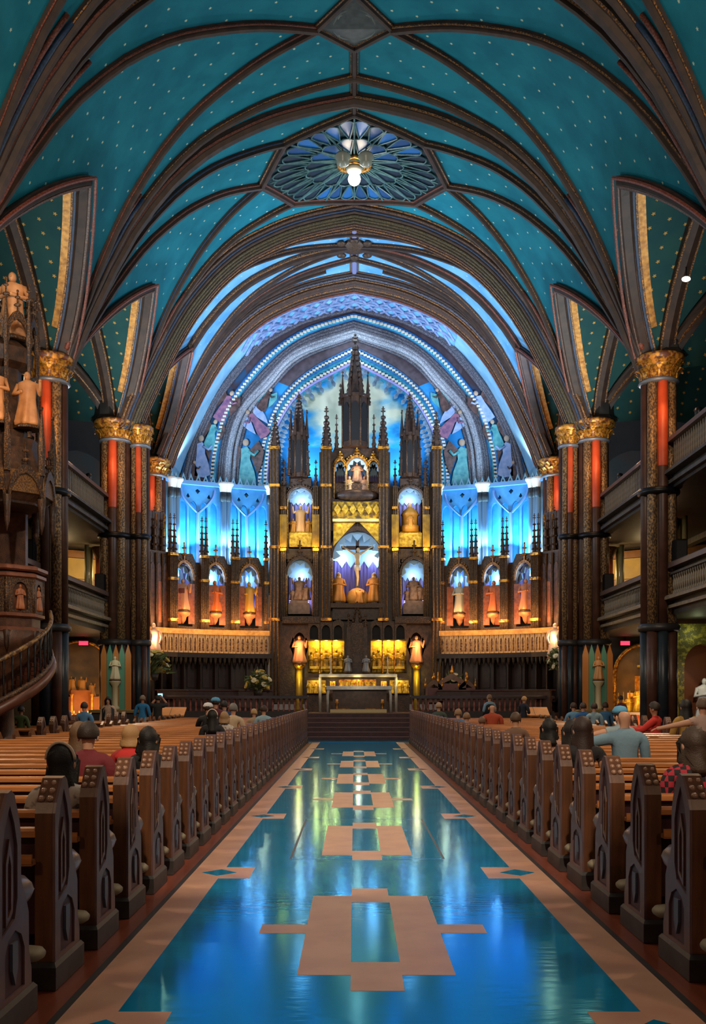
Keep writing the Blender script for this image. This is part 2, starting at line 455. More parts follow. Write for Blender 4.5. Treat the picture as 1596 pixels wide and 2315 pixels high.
for bi, (d0, d1) in enumerate(BAYS):
    c, hb = (d0+d1)/2, (d1-d0)/2
    rows, uvs = [], []
    for i in range(41):
        u = -1+2*i/40; d = c+u*hb; xl = max(rimx(u), .05)
        r = []; uu = []
        for j in range(49):
            x = xl*math.sin((-1+2*j/48)*PI/2); r.append((x, d, vz(x, d))); uu.append((arc(x)+40, d))
        rows.append(r); uvs.append(uu)
    obj('vault_web', MB().grid(rows, uvs), sanct_web if bi == 4 else nave_web, ceiling, True)
    for s in (-1, 1):
        # arcade opening: pointed tunnel running out over the side aisle, with its rim mouldings
        rim = []; rows = []; uvs = []; L = 0
        for i in range(31):
            u = -1+2*i/30; d = c+u*hb
            rim.append(Vector((s*rimx(u), d, rimz(u)+dz(d))))
            if i: L += (rim[-1]-rim[-2]).length
            row = []; uv = []
            for k in range(9):
                X = rim[-1].x+(s*12.8-rim[-1].x)*k/8
                row.append((X, d, rim[-1].z+.25*math.sin(k/8*PI))); uv.append((L+20, abs(X)))
            rows.append(row); uvs.append(uv)
        obj('arcade_web', MB().grid(rows, uvs), tun_web, ceiling, True)
        rc = lambda p: Vector((p.x+s*1.5, c, 10.5))
        rr = [p+Vector((s*.05, 0, 0)) for p in rim]
        o = obj('arcade_rim', MB().sweep(rr, [(-.22, -.10), (-.22, .1), (-.1, .2), (.1, .22), (.22, .12), (.22, -.10)], lambda p: Vector((p.x, c, 10.0))), rib_m, ceiling)
        for off, m_, r in ((.27, bead_m, .04), (.20, bead_b, .05), (.11, brown_dot, .05), (.02, bead_r, .045), (-.07, bead_m, .05), (-.16, brown_dot, .05), (-.3, bead_r, .045)):
            obj('rim_bead', MB().tube([p+(Vector((0, c, 10.0))-Vector((0, p.y, p.z))).normalized()*(.14 if off > -.2 else -.05)+Vector((s*off, 0, 0)) for p in rr], r, 5), m_, o)
        obj('rim_gilding', MB().sweep([p+Vector((s*.40, 0, -.02)) for p in rr[2:-2]], [(-.1, 0), (-.1, .05), (.1, .05), (.1, 0)], lambda p: Vector((p.x, c, 10.0))),
            mat('rim gold band', '#c48a3c', .45, .3, col2='#8a5a26', scale=8, metal2=.5), o)
        fr = MB()                                     # little crockets along the outside of the rim
        for i in range(3, 28):
            p = rr[i]; q = p+(Vector((p.x, c, 10))-p).normalized()*-.3+Vector((-s*.08, 0, 0)); fr.sphere(q, (.07, .07, .1), 5, 4)
        obj('rim_crockets', fr, carved, o, kind='stuff')
        for X in (8.75, 10.6):                       # ribs inside the aisle vault
            pp = [Vector((s*X, p.y, p.z+.1-(.1 if X > 12 else 0))) for p in rim]
            o = obj('aisle_rib', MB().sweep(pp, [(-.22, -.05), (-.2, .14), (0, .24), (.2, .14), (.22, -.05)], lambda p: Vector((p.x, c, 10.0))), rib_m, ceiling)
            for q in (-.18, .18): obj('bead', MB().tube([p+(Vector((p.x, c, 10))-p).normalized()*.16+Vector((q, 0, 0)) for p in pp], .035, 5), bead_m, o)

for bi, (d0, d1) in enumerate(BAYS):
    c, hb = (d0+d1)/2, (d1-d0)/2
    for s in (-1, 1):
        for e in (-1, 1):
            pts = []
            for i in range(22):
                t = i/21; u = e*(1-t); X = 8.95+3.0*t
                pts.append(Vector((s*X, c+u*hb, rimz(u*.985)+dz(c+u*hb)-.02)))
            rib(pts, .34, .26, name='aisle_diagonal', beads=(bead_m, bead_m))
            rib([Vector((s*(9.1+.25*i/8), c+e*(hb-.1-.05*i), 11.2+dz(c)+3.6*i/8)) for i in range(9)], .3, .2, name='aisle_wall_rib') if False else None

# transverse, diagonal and lierne ribs fanning from the capitals
OC, OR_ = 31.25, 3.0
OCT = [(OR_*math.cos(k*PI/4), OC+OR_*.98*math.sin(k*PI/4)) for k in range(8)]
DC = 24.06; DIA = [(.95, DC), (0, DC+1.12), (-.95, DC), (0, DC-1.12)]
def fan(dc, targets, wide=.42):
    for s in (-1, 1):
        rib(plan_path(s*8.32, dc, 0, dc), wide, .32, beads=(bead_r, bead_m))
        for x, d, m_ in targets: rib(plan_path(s*8.30, dc+(.14 if d > dc else -.14), s*x, d), .23, .2, beads=(m_, bead_m))
fan(12.5, [(0, 11.4, bead_m), (0, 13.6, bead_m), (.95, 16.5, bead_r), (.95, 8.6, bead_r)])
fan(20.0, [(0, 18.9, bead_m), (0, 21.1, bead_m), (.95, 24.06, bead_r), (.95, 16.5, bead_r)])
fan(27.5, [(0, 26.45, bead_m), (.95, 24.06, bead_r), (OCT[1][0], OCT[7][1], bead_b), (3.0, OC, bead_r)])
for s in (-1, 1):
    rib(plan_path(s*8.28, 34.8, s*3.0, OC), .23, .2, beads=(bead_b, bead_m))
    rib(plan_path(s*8.28, 34.85, s*OCT[1][0], OCT[1][1]), .23, .2)
    # lowest courses of the springers: coloured rolls bunched over each capital
    for dc, zc_ in ((12.5, 10.9), (20.0, 11.05), (27.5, 11.15), (35.0, 11.45)):
        xs = min(8.28, xinv(zc_+.3-dz(dc)))
        for k, (dd, m_) in enumerate(((-.62, bead_r), (-.42, bead_b), (-.22, bead_r), (.22, bead_r), (.44, bead_b), (.62, bead_r))):
            pts = []
            for i in range(14):
                t = i/13; pts.append(V(s*(xs-2.0*t*t-.2*t), dc+dd*(.55+.5*t+.25*t*t), .06))
            obj('springer_roll', MB().tube(pts, [.085-.03*i/13 for i in range(14)], 6), m_, ceiling, True)
for a, b_ in ((DC+1.12, OC-3.0), (8.6, DC-1.12)):
    rib([V(0, a+(b_-a)*i/8) for i in range(9)], .2, .16, name='ridge_rib')
# sanctuary bay
SB = 38.25
for s in (-1, 1):
    for x, d, dc, m_ in ((0, 38.2, 35.15, bead_m), (0, 38.3, 41.3, bead_m), (0, 37.0, 35.3, bead_m), (0, 39.6, 41.2, bead_r), (1.2, 36.2, 35.2, bead_r), (1.2, 40.3, 41.3, bead_m)):
        rib(plan_path(s*8.28, dc, s*x, d), .26, .2, beads=(m_, bead_m))
for s in (-1, 1): rib(plan_path(s*rimx(0), 38.25, 0, 38.25), .5, .26, beads=(bead_m, bead_r))
rib([V(0, 35.2+6.2*i/9) for i in range(10)], .34, .14, body=mat('lilac ridge', '#7d7fa8', .5), name='ridge_rib')
bs = MB().lathe([(.55, .06), (.6, -.1), (.45, -.22), (.2, -.3), (.02, -.34)], 16, (0, SB, vz(0, SB)))
bo = obj('boss', bs, carved_g, ceiling, True)
for k in range(8):
    a = k*PI/4; obj('boss_leaf', MB().sphere((.72*math.cos(a), SB+.72*math.sin(a), vz(.7, SB)-.1), (.2, .2, .08), 8, 5), carved_g, bo, True)

def ring_rib(pts, w, h, name, n=8):
    path = []
    for i in range(len(pts)):
        a, b_ = pts[i], pts[(i+1) % len(pts)]
        seg = [V(a[0]+(b_[0]-a[0])*t/n, a[1]+(b_[1]-a[1])*t/n) for t in range(n+1)]
        rib(seg, w, h, name=name)
# octagonal rose window in the crown of the vault
win = struct('window_1', label='octagonal rose skylight with blue glass petals in the vault')
for i in range(8):
    a, b_ = OCT[i], OCT[(i+1) % 8]
    rib([V(a[0]+(b_[0]-a[0])*t/8, a[1]+(b_[1]-a[1])*t/8) for t in range(9)], .26, .2, win, name='octagon_rib', beads=(bead_m, bead_r))
def RO(r, a, off=.06): return V(r*math.cos(a), OC+r*math.sin(a), off)
octr = lambda a: OR_*.94*math.cos(PI/8)/math.cos((a % (PI/4))-PI/8)
rows = [[V(r*octr(2*PI*j/64)*math.cos(2*PI*j/64), OC+r*octr(2*PI*j/64)*math.sin(2*PI*j/64), .03) for j in range(65)] for r in (.02, .25, .5, .75, 1.02)]
obj('window_ground', MB().grid(rows), mat('dark teal tracery ground', '#15333c', .5), win)
glass = [mat('rose glass %d' % k, c, .3, 0, spec=.6, emit=e, ecol=c) for k, (c, e) in enumerate((('#123f70', .10), ('#0c1c2c', .01), ('#1a5a98', .22)))]  # brighter, faintly glowing tints put reflected blue into chosen panes
trac = mat('tracery teal stone', '#2f565c', .45, col2='#547874', scale=5)
def petal(r0, r1, a0, a1, k):
    am = (a0+a1)/2; n = 6; w = (a1-a0)/2*.86
    L = [(r0, am)]
    for i in range(1, n): t = i/n; L.append((r0+(r1-r0)*t*.86, am-w*math.sin(t*PI/2)))
    for i in range(5): t = i/4; L.append((r0+(r1-r0)*(.86+.14*math.sin(t*PI)), am-w+2*w*t))
    for i in range(n-1, 0, -1): t = i/n; L.append((r0+(r1-r0)*t*.86, am+w*math.sin(t*PI/2)))
    c = RO((r0+r1)/2, am, .085); vs = [RO(r, a, .075) for r, a in L]
    g = obj('pane', MB().add([c]+vs, [(0, i+1, (i+1) % len(vs)+1) for i in range(len(vs))]), glass[k], win)
    obj('pane_tracery', MB().tube([RO(r, a, .1) for r, a in L], .024, 4, closed=True), trac, g)
for i in range(16):
    a0 = i*PI/8
    near = math.sin(a0+PI/16) < -.55
    petal(.55, 1.62, a0, a0+PI/8, 0 if near else 1)
    obj('spoke', MB().tube([RO(r, a0, .1) for r in (.5, 1.1, 1.7, 2.3, min(2.72, octr(a0)))], .03, 5), trac, win)
for i in range(32):
    a0 = i*PI/16; am = a0+PI/32
    near = math.sin(am) < -.6 or math.sin(am) > .8
    petal(1.5, min(2.66, octr(am)-.08), a0, a0+PI/16, 2 if near and i % 2 == 0 else (0 if near else 1))
obj('hub_ring', MB().tube([RO(.5, 2*PI*i/24, .14) for i in range(24)], .07, 6, closed=True), gold, win, True)
obj('hub_boss', MB().lathe([(.46, .1), (.5, 0), (.42, -.1), (.25, -.14), (.16, -.2)], 20, (0, OC, vz(0, OC)-.08)), mat('turquoise hub', '#3a8f8c', .4, col2='#c69a4c', scale=6), win, True)
# pendant lamp under the rose
pl = thing('pendant_lamp', 'glowing globe lamp hanging below the hub of the rose skylight', 'lamp', (0, OC, 18.38))
obj('globe', MB().sphere((0, 0, -.06), .2, 18, 12), mat('lamp globe', '#fff4e0', .4, emit=14, ecol='#fff0d8'), pl, True, False)
obj('shade_collar', MB().lathe([(.13, .36), (.24, .28), (.26, .2), (.2, .15)], 16), mat('cream lamp collar', '#d8cdb4', .4), pl, True, False)
obj('stem', MB().tube([(0, 0, .3), (0, 0, .62)], .03, 6), iron, pl, False, False)
obj('crown_ring', MB().tube([(.32*math.cos(2*PI*i/16), .32*math.sin(2*PI*i/16), .3) for i in range(16)], .03, 5, closed=True), gold, pl, True, False)
lamp('POINT', (0, OC, 17.4), 25, (1.0, .93, .8), .2)
for s in (-1, 1):
    gl = thing('crown_lamp', 'small cream glass crown lamp at the rose hub, %s of its pair' % ('left' if s < 0 else 'right'), 'lamp', (s*.36, OC-1.05, vz(.36, OC)-.46))
    obj('shade', MB().lathe([(.05, .15), (.2, .1), (.26, 0), (.18, -.08), (.2, -.2), (.08, -.3)], 12), mat('cream glass shade', '#8c8d7c', .3), gl, True, False)
    obj('stem', MB().tube([(0, 0, .1), (0, 0, .3)], .02, 5), gold, gl, False, False)
# diamond panel in the crown of the nearer bay
for i in range(4):
    a, b_ = DIA[i], DIA[(i+1) % 4]
    rib([V(a[0]+(b_[0]-a[0])*t/6, a[1]+(b_[1]-a[1])*t/6) for t in range(7)], .2, .16, name='diamond_rib')
dp = obj('diamond_panel', MB().add([V(x, y, .05) for x, y in DIA], [(0, 1, 2, 3)]), mat('dark filigree ground', '#2a3536', .5, col2='#3c4646', scale=6), ceiling)
for r in (.56, .4, .2): obj('filigree_ring', MB().tube([V(r*.95*math.cos(2*PI*i/20), DC+r*1.1*math.sin(2*PI*i/20), .09) for i in range(20)], .025, 4, closed=True), mat('filigree grey', '#6a716c', .5), dp)
for k in range(8):
    a = k*PI/4; obj('filigree_loop', MB().tube([V(.38*math.cos(a)+.13*math.cos(t*PI/4), DC+.44*math.sin(a)+.14*math.sin(t*PI/4), .09) for t in range(8)], .02, 4, closed=True), mat('filigree grey', '#6a716c', .5), dp)

# the two great arches (chancel arch at 35 m, apse arch at 41.5 m)
def profile_path(d, inset, n=61, dd=0.0):
    pts = []
    for i in range(n):
        x = 8.32*math.sin((-1+2*i/(n-1))*PI/2); p = V(x, d, inset); p.y = d+dd; pts.append(p)
    return pts
def great_arch(d, w, depth, rolls, nm):
    o = struct(nm)
    o['label'] = 'broad moulded arch of brown and gilded rolls'
    sec = [(-depth/2, -.1), (-depth/2, .1), (-depth/2+.3, w*.62), (-.1, w), (depth/2, w), (depth/2, -.1)]
    path = profile_path(d, 0)
    # lateral axis of the sweep points along the nave
    rings = []
    for i, p in enumerate(path):
        T = (path[min(i+1, 60)]-path[max(i-1, 0)]).normalized(); N = ctr(p)-p; N = (N-T*N.dot(T)).normalized(); B = Vector((0, 1, 0))
        rings.append([p+B*u+N*v for u, v in sec])
    obj('arch_body', MB().loft(rings), rib_m, o)
    for u, v, r, m_ in rolls:
        pts = []
        for i, p in enumerate(path):
            T = (path[min(i+1, 60)]-path[max(i-1, 0)]).normalized(); N = ctr(p)-p; N = (N-T*N.dot(T)).normalized()
            pts.append(p+Vector((0, u, 0))+N*v*w/.95)
        obj('arch_roll', MB().tube(pts, r*.68, 6), m_, o, True)
    return o
great_arch(35.0, .50, 1.2, [(-.62, .12, .07, bead_m), (-.54, .28, .09, brown_dot), (-.42, .42, .07, bead_b), (-.36, .54, .09, rib_m), (-.24, .68, .09, olive_m), (-.14, .80, .08, olive_m),
                           (-.08, .94, .07, olive_m), (.1, .97, .06, brown_dot), (.3, .97, .05, bead_m), (.5, .97, .06, brown_dot)], 'arch_chancel')
great_arch(41.7, .50, 1.1, [(-.56, .1, .08, brown_dot), (-.5, .26, .08, rib_m), (-.4, .4, .08, mould_p), (-.32, .52, .06, bead_m), (-.22, .66, .09, brown_dot), (-.1, .8, .08, bead_r),
                           (-.05, .94, .07, bead_m), (.2, .97, .07, brown_dot), (.45, .97, .06, bead_r)], 'arch_apse')
# pale blue barrel between apse arch and end wall
rows = []
for k in range(7):
    d = 42.0+2.2*k/6
    row = []
    for i in range(61):
        x = 8.32*math.sin((-1+2*i/60)*PI/2); p = V(x, 41.7, .44); row.append((p.x*1.0, d, p.z))
    for s, L in ((-1, 0), (1, 1)):
        q = row[0] if s < 0 else row[-1]
        row = ([(q[0], d, 10.6)]+row) if s < 0 else (row+[(q[0], d, 10.6)])
    rows.append(row)
apse_barrel = struct('trim_1', MB().grid(rows), sky_wall, True, label='smooth pale blue barrel wall around the apse painting')
# ------------------------------------------------------------------ apse end wall with its painted archivolts
MX = 800.0
def arc_px(half, d, n=61):
    """half = left half of an arch as (px, py) from apex down to the base; full mirrored path of points at depth d"""
    h = smooth_curve(half, (n+1)//2)
    full = [(p[0], p[1]) for p in reversed(h)]+[(2*MX-p[0], p[1]) for p in h[1:]]
    return [P(a, b, d) for a, b in full]
A0 = [(800, 692), (696, 715), (643, 737), (590, 765), (522, 842), (485, 892), (459, 937), (433, 992), (414, 1060), (408, 1092)]
A1 = [(800, 716), (696, 750), (617, 803), (551, 877), (511, 942), (493, 1008), (487, 1050), (484, 1108)]
A2 = [(800, 758), (669, 803), (603, 871), (551, 929), (527, 995), (519, 1060), (516, 1110)]
A3 = [(799, 782), (709, 829), (643, 885), (611, 942), (590, 1008), (584, 1060), (580, 1115)]
A4 = [(799, 819), (682, 885), (630, 955), (612, 1010), (606, 1060), (603, 1120)]
def off_px(half, t, other):
    a = smooth_curve(half, 24); b = smooth_curve(other, 24)
    return [tuple(p+(q-p)*t) for p, q in zip(a, b)]
wall_b = struct('wall_back', label='painted apse end wall of nested blue and brown archivolts')
def band(a, b, d0, d1, m, nm='archivolt'):
    pa, pb = arc_px(a, d0), arc_px(b, d0)
    pb2 = arc_px(b, d1)
    mb = MB(); k = len(pa)
    back = [Vector((p.x, p.y+.3, p.z)) for p in pa]
    mb.grid([back, pa, pb, [Vector((p.x, d1, p.z)) for p in pb]])
    return obj(nm, mb, m, wall_b, True)
def roll(a, b, t, d, r, m, par, nm='roll'):
    return obj(nm, MB().tube(arc_px(off_px(a, t, b), d), r, 6), m, par, True)
def bosses(a, b, t, d, n, r, m, par):
    pts = arc_px(off_px(a, t, b), d, 121)
    L = [0]
    for i in range(1, len(pts)): L.append(L[-1]+(pts[i]-pts[i-1]).length)
    me = mesh('boss', MB().box(-r, r, -r*.6, r*.6, -r*.6, r*.6), m)
    for i in range(n):
        s = L[-1]*(i+.5)/n; k = max(j for j in range(len(L)) if L[j] <= s)
        p = pts[k].lerp(pts[min(k+1, 120)], (s-L[k])/max(1e-6, L[min(k+1, 120)]-L[k])) if k < 120 else pts[k]
        inst('boss', me, par, p)
D1, D2, D3, D4 = 44.0, 44.25, 44.5, 44.75
# outer band (purple-brown dotted rolls), the angels' mural field, blue bossed archivolt
mural_a = mat('angel mural', '#1f4a70', .7, col2='#3a2c34', scale=1.1, thr=(.42, .56))
mural_i = mat('blue angel mural', '#0f7fc4', .7, col2='#1c3a50', scale=.9, thr=(.5, .68))
b0 = band(A0, A1, D1, D2, mural_a)
for t, m_, r in ((.02, mould_b, .05), (.1, mould_p, .12), (.2, mould_p, .1), (.3, mould_p, .1)):
    roll(A0, A1, t, D1-.05, r, m_, b0)
roll(A0, A1, .84, D1-.05, .1, mould_b, b0); roll(A0, A1, .98, D1-.02, .1, mould_t, b0)
bosses(A0, A1, .92, D1-.14, 128, .072, cream_d, b0)
mv = mat('mauve soffit', '#3c3038', .6, col2='#51424c', scale=4)
def two_tone(o, zl):
    o.data.materials.append(mv)
    for p in o.data.polygons:
        if p.center[2] > zl: p.material_index = 1
two_tone(b0, 16.5)
b1 = band(A1, A2, D2, D3, mat('archivolt brown', '#4a363c', .6, col2='#5e4a52', scale=4))
for t, m_, r in ((.12, mould_b, .09), (.3, mould_p, .1), (.46, mould_p, .1), (.62, mould_p, .09), (.78, mould_w, .1), (.95, mould_w, .12)):
    roll(A1, A2, t, D2-.05, r, m_, b1)
b2 = band(A2, A3, D3, D4, mural_i)
two_tone(b2, 16.0)
for t, m_, r in ((.04, mould_w, .09), (.16, mould_w, .11), (.3, mould_p, .08)): roll(A2, A3, t, D3-.05, r, m_, b2)
b3 = band(A3, A4, D4-.1, 45.3, mould_t)
for t, m_, r in ((.06, mould_b, .09), (.42, mould_b, .09), (.6, mould_t, .1), (.97, mat('lilac edge', '#8f86c0', .5), .07)): roll(A3, A4, t, D4-.15, r, m_, b3)
bosses(A3, A4, .24, D4-.22, 104, .075, cream_d, b3); bosses(A3, A4, .8, D4-.22, 92, .075, cream_d, b3)
# sky painting inside, leaf fringe below its arch
def mat_sky():
    m = bpy.data.materials.new('painted heaven'); m.use_nodes = True; nt = m.node_tree; b = nt.nodes['Principled BSDF']
    b.inputs['Roughness'].default_value = .75
    tc = nt.nodes.new('ShaderNodeTexCoord'); mp = nt.nodes.new('ShaderNodeMapping'); mp.inputs['Scale'].default_value = (.45, 1, .9)
    nt.links.new(tc.outputs['Object'], mp.inputs['Vector'])
    n = nt.nodes.new('ShaderNodeTexNoise'); n.inputs['Scale'].default_value = 1.1; n.inputs['Detail'].default_value = 5; nt.links.new(mp.outputs['Vector'], n.inputs['Vector'])
    # painted glory of pale cloud round the middle of the panel
    sp = nt.nodes.new('ShaderNodeSeparateXYZ'); nt.links.new(tc.outputs['Object'], sp.inputs[0])
    def M(op, a, bb):
        q = nt.nodes.new('ShaderNodeMath'); q.operation = op
        for i, x in enumerate((a, bb)):
            if isinstance(x, (int, float)): q.inputs[i].default_value = x
            else: nt.links.new(x, q.inputs[i])
        return q.outputs[0]
    gx = M('DIVIDE', sp.outputs[0], 2.7); gz = M('DIVIDE', M('SUBTRACT', sp.outputs[2], 15.0), 2.5)
    r = M('SUBTRACT', 1.05, M('ADD', M('MULTIPLY', gx, gx), M('MULTIPLY', gz, gz)))
    f = M('ADD', M('MULTIPLY', r, .5), M('MULTIPLY', M('SUBTRACT', n.outputs['Fac'], .5), 1.5))
    rp = nt.nodes.new('ShaderNodeValToRGB'); e = rp.color_ramp.elements
    e[0].position = .02; e[0].color = lin('#0a6fb0'); e[1].position = .42; e[1].color = lin('#c9c6ac')
    x = e.new(.12); x.color = lin('#1691d2'); x = e.new(.25); x.color = lin('#7fa8b0')
    nt.links.new(f, rp.inputs['Fac']); nt.links.new(rp.outputs['Color'], b.inputs['Base Color'])
    return m
pts = arc_px(A4, 45.3); base = [Vector((p.x, 45.3, 8.0)) for p in pts]
obj('sky_painting', MB().grid([pts, base]), mat_sky(), wall_b)
fr = arc_px(off_px(A4, -.05, [(a+(8 if a < 790 else 0), b+24) for a, b in A4]), 44.75, 91)
leafm = mat('leaf fringe', '#4f6478', .6, col2='#7f93a4', scale=6)
lm = mesh('fringe_leaf', MB().prism([(-.12, 0), (.12, 0), (.16, -.22), (.05, -.3), (.1, -.5), (0, -.62), (-.1, -.5), (-.05, -.3), (-.16, -.22)], lambda u, v, w_: (u, w_, v), -.04, .04), leafm)
for i in range(3, 88, 2):
    p = fr[i]; T = fr[i+1]-fr[i-1]; a = math.atan2(-T.z, T.x)
    o = inst('fringe_leaf', lm, wall_b, p); o.rotation_euler = (0, a, 0)
# painted angels (flat mural figures raised as thin gesso relief)
ang_t = mat('angel verdigris', '#3f8f98', .6, col2='#69b0b0', scale=5); ang_b = mat('angel brown', '#3d2b2a', .6, col2='#6a4c48', scale=5); ang_w = mat('angel white blue', '#7f9fd0', .6, col2='#a8b8dc', scale=5)
ang_r = mat('angel rose', '#6a4a70', .6, col2='#a06a80', scale=5)
def angel(px, py, h, d, m1, m2, flip=1, tilt=0.0):
    c = P(px, py, d); o = bpy.data.objects.new('mural_angel', None); COL.objects.link(o); o.parent = wall_b; o.location = c; o.rotation_euler = (0, tilt, 0)
    body = [(-.18*flip, .62), (.05*flip, .7), (.2*flip, .5), (.16*flip, .2), (.34*flip, -.3), (.42*flip, -.78), (.1*flip, -.9), (-.3*flip, -.82), (-.26*flip, -.3), (-.2*flip, .15)]
    f = lambda u, v, w_: (u*h, w_, v*h)
    obj('robe', MB().prism(body, f, -.06, .02), m1, o, world=False)
    obj('head', MB().sphere((0, -.05, .86*h), (.13*h, .06, .15*h), 10, 7), mat('angel flesh', '#b59a84', .6), o, True, False)
    for s in (-1, 1):
        wing = [(s*.12, .55), (s*.5, .95), (s*.72, .5), (s*.62, 0), (s*.46, -.4), (s*.3, .05)]
        obj('wing', MB().prism(wing, f, -.02, .03), m2, o, world=False)
    obj('arm', MB().tube([(.1*flip*h, -.07, .5*h), (.34*flip*h, -.1, .34*h), (.5*flip*h, -.1, .52*h)], .06*h, 6), m1, o, True, False)
for s in (-1, 1):
    X = lambda q: MX+s*(q-MX)*1.0
    angel(X(455), 1035, 1.0, 43.9, ang_w, ang_b, s)
    angel(X(478), 985, .75, 43.9, ang_t, ang_b, s, s*.3)
    angel(X(508), 920, .8, 43.9, ang_r if s > 0 else ang_w, ang_b, s, s*.5)
    angel(X(440), 1070, .55, 43.9, ang_b, ang_w, s)
    angel(X(556), 1050, 1.15, 44.4, ang_t, ang_b, s)
    angel(X(582), 958, .8, 44.4, ang_r, ang_w, -s, -s*.7)
    angel(X(600), 905, .6, 44.4, ang_b, ang_t, s, s*.5)
# tracery of the barrel crown (lattice of ribs over blue panes) in front of the end wall
lat = mat('lattice lilac', '#6d7ca8', .5, col2='#8f9cc0', scale=4)
def BS(x, d, o=0.0):
    p = V(x, 41.7, .44+o); return Vector((p.x, d, p.z))
lo = obj('lattice_ground', MB().grid([[BS(-4.7+9.4*i/40, 42.25+1.8*k/3, .04) for i in range(41)] for k in range(4)]), mat('lattice pale blue', '#86c4e4', .5, col2='#5a9cd0', scale=2), wall_b)
for q in range(-8, 8):
    for dr in (-1, 1):
        for hf in (0, 1):
            x0 = q*.58; x1 = x0+dr*.58
            obj('lattice_rib', MB().tube([BS(x0+(x1-x0)*t/4, 42.3+hf*.85+.85*t/4, .08) for t in range(5)], .06, 5), lat, lo)
for d in (42.3, 43.15, 44.0): obj('lattice_rib', MB().tube([BS(-4.7+9.4*i/40, d, .08) for i in range(41)], .05, 5), lat, lo)

# ------------------------------------------------------------------ blue lancet bays (blind windows) and the wings of the choir screen
def seg_frame(a, b):
    """wall segment a->b (plan): f(u along, v = z, w = towards the nave)"""
    a = Vector((a[0], a[1], 0)); b = Vector((b[0], b[1], 0)); L = (b-a).length; t = (b-a)/L; n = Vector((t.y, -t.x, 0))
    if n.y > 0: n = -n
    return (lambda u, v, w_: a+t*u+n*w_+Vector((0, 0, v))), L
for s in (-1, 1):
    side = 'left' if s < 0 else 'right'
    W = [(s*8.65, 41.5), (s*8.0, 42.3), (s*5.9, 43.3), (s*3.85, 43.95), (s*2.4, 44.1)]
    wl = struct('wall_apse_'+side, label='blue lit %s apse wall of tall lancet recesses' % side)
    for k in range(4):
        g0, L = seg_frame(W[k], W[k+1])
        f = lambda u, v, w_, g0=g0: g0(u, 1.7+(v-1.7)*.977, w_)
        if k in (1, 2):
            holes = []; q = L/2
            for h in (0, 1):
                for j in (0, 1):
                    u0 = .34+h*(q-.22)+j*.44; holes.append([(u, v) for u, v in arch_hole(u0, u0+.34, 6.6, 10.1, 10.45, 4)])
                uc = .34+h*(q-.22)+.39
                holes.append([(uc-.08, 10.64), (uc, 10.58), (uc+.08, 10.64), (uc, 10.8)])
            holes.append([(q-.11, 10.92), (q, 10.78), (q+.11, 10.92), (q, 11.02)])
            obj('lancet_frame', MB().prism([(0, 6.4), (L, 6.4), (L, 11.15), (0, 11.15)], f, 0, .22, holes), blue_w, wl)
            obj('lancet_recess', MB().prism([(0, 6.4), (L, 6.4), (L, 11.15), (0, 11.15)], f, -.12, -.02), cyan_w, wl)
            ap = [(q-.75, 9.9), (q-.55, 10.3), (q-.2, 10.75), (q, 11.0)]
            for m_ in (-1, 1):
                pts = [f(q+m_*(q-.2)*(t/8), 11.05-1.05*(1-math.cos(t/8*PI/2))*0-(.0), .26) for t in range(9)]
                pts = [f(q+m_*(.05+(.72)*math.sin(t/8*PI/2)), 9.95+1.05*(t/8), .25) for t in range(9)]
                obj('y_tracery', MB().tube(pts, .05, 5), mat('tracery lilac', '#6f92d0', .5), wl)
            obj('mullion', MB().tube([f(q, 6.4, .25), f(q, 9.95, .25)], .07, 6), mat('tracery lilac', '#6f92d0', .5), wl)
        else:
            obj('plain_panel', MB().prism([(0, 6.4), (L, 6.4), (L, 11.5), (0, 11.5)], f, 0, .22), blue_w if k else sky_wall, wl)
        obj('cornice', MB().prism([(-.05, 11.15), (L+.05, 11.15), (L+.05, 11.32), (-.05, 11.32)], f, -.4, .42), mat('pale cornice', '#6fa4dc', .5), wl)
        # responds: pale shafts with white leaf capitals
        for u in ((.06, .24) if k in (1, 2, 3) else (L-.25,)) + ((L-.06,) if k in (1, 2) else ()):
            p = f(u, 0, .34)
            sh = obj('shaft', MB().lathe([(.1, 6.4), (.1, 10.3)], 8, (p.x, p.y, 0)), mat('pale blue shaft', '#7fb2dc', .45), wl, True)
            obj('capital', MB().lathe([(.11, 10.72), (.13, 10.78), (.15, 10.9), (.24, 11.04), (.26, 11.14), (.2, 11.15)], 10, (p.x, p.y, 0)), white_c, sh, True)
            obj('neck', MB().lathe([(.13, 10.3), (.14, 10.5), (.12, 10.72)], 8, (p.x, p.y, 0)), mat('dark neck', '#2a343c', .5), sh, True)
        # cresting of little gables
        cr = MB(); n = max(2, int(L/.3))
        for i in range(n):
            u = L*(i+.5)/n; cr.prism([(u-.12, 11.32), (u+.12, 11.32), (u, 11.66)], f, .25, .33, [[(u-.05, 11.36), (u+.05, 11.36), (u, 11.5)]])
        obj('cresting', cr, mat('pale cresting', '#7fb8d8', .5), wl)
    lamps = [(1, .55), (2, .55)]
    for k, e in ((0, .3), (1, 1), (2, 1)):
        f, L = seg_frame(W[k], W[k+1])
        for u in ((.25, .75) if k else (.6,)):
            p = f(L*u, 8.15, .75); q = f(L*u, 10.4, .0)
            lamp('SPOT', p, 340*e, (.36, .72, 1.0), .06, aim=q, spot=130)
            p = f(L*u, 7.9, .5); lamp('POINT', p, 26*e, (.7, .86, 1.0), .08)
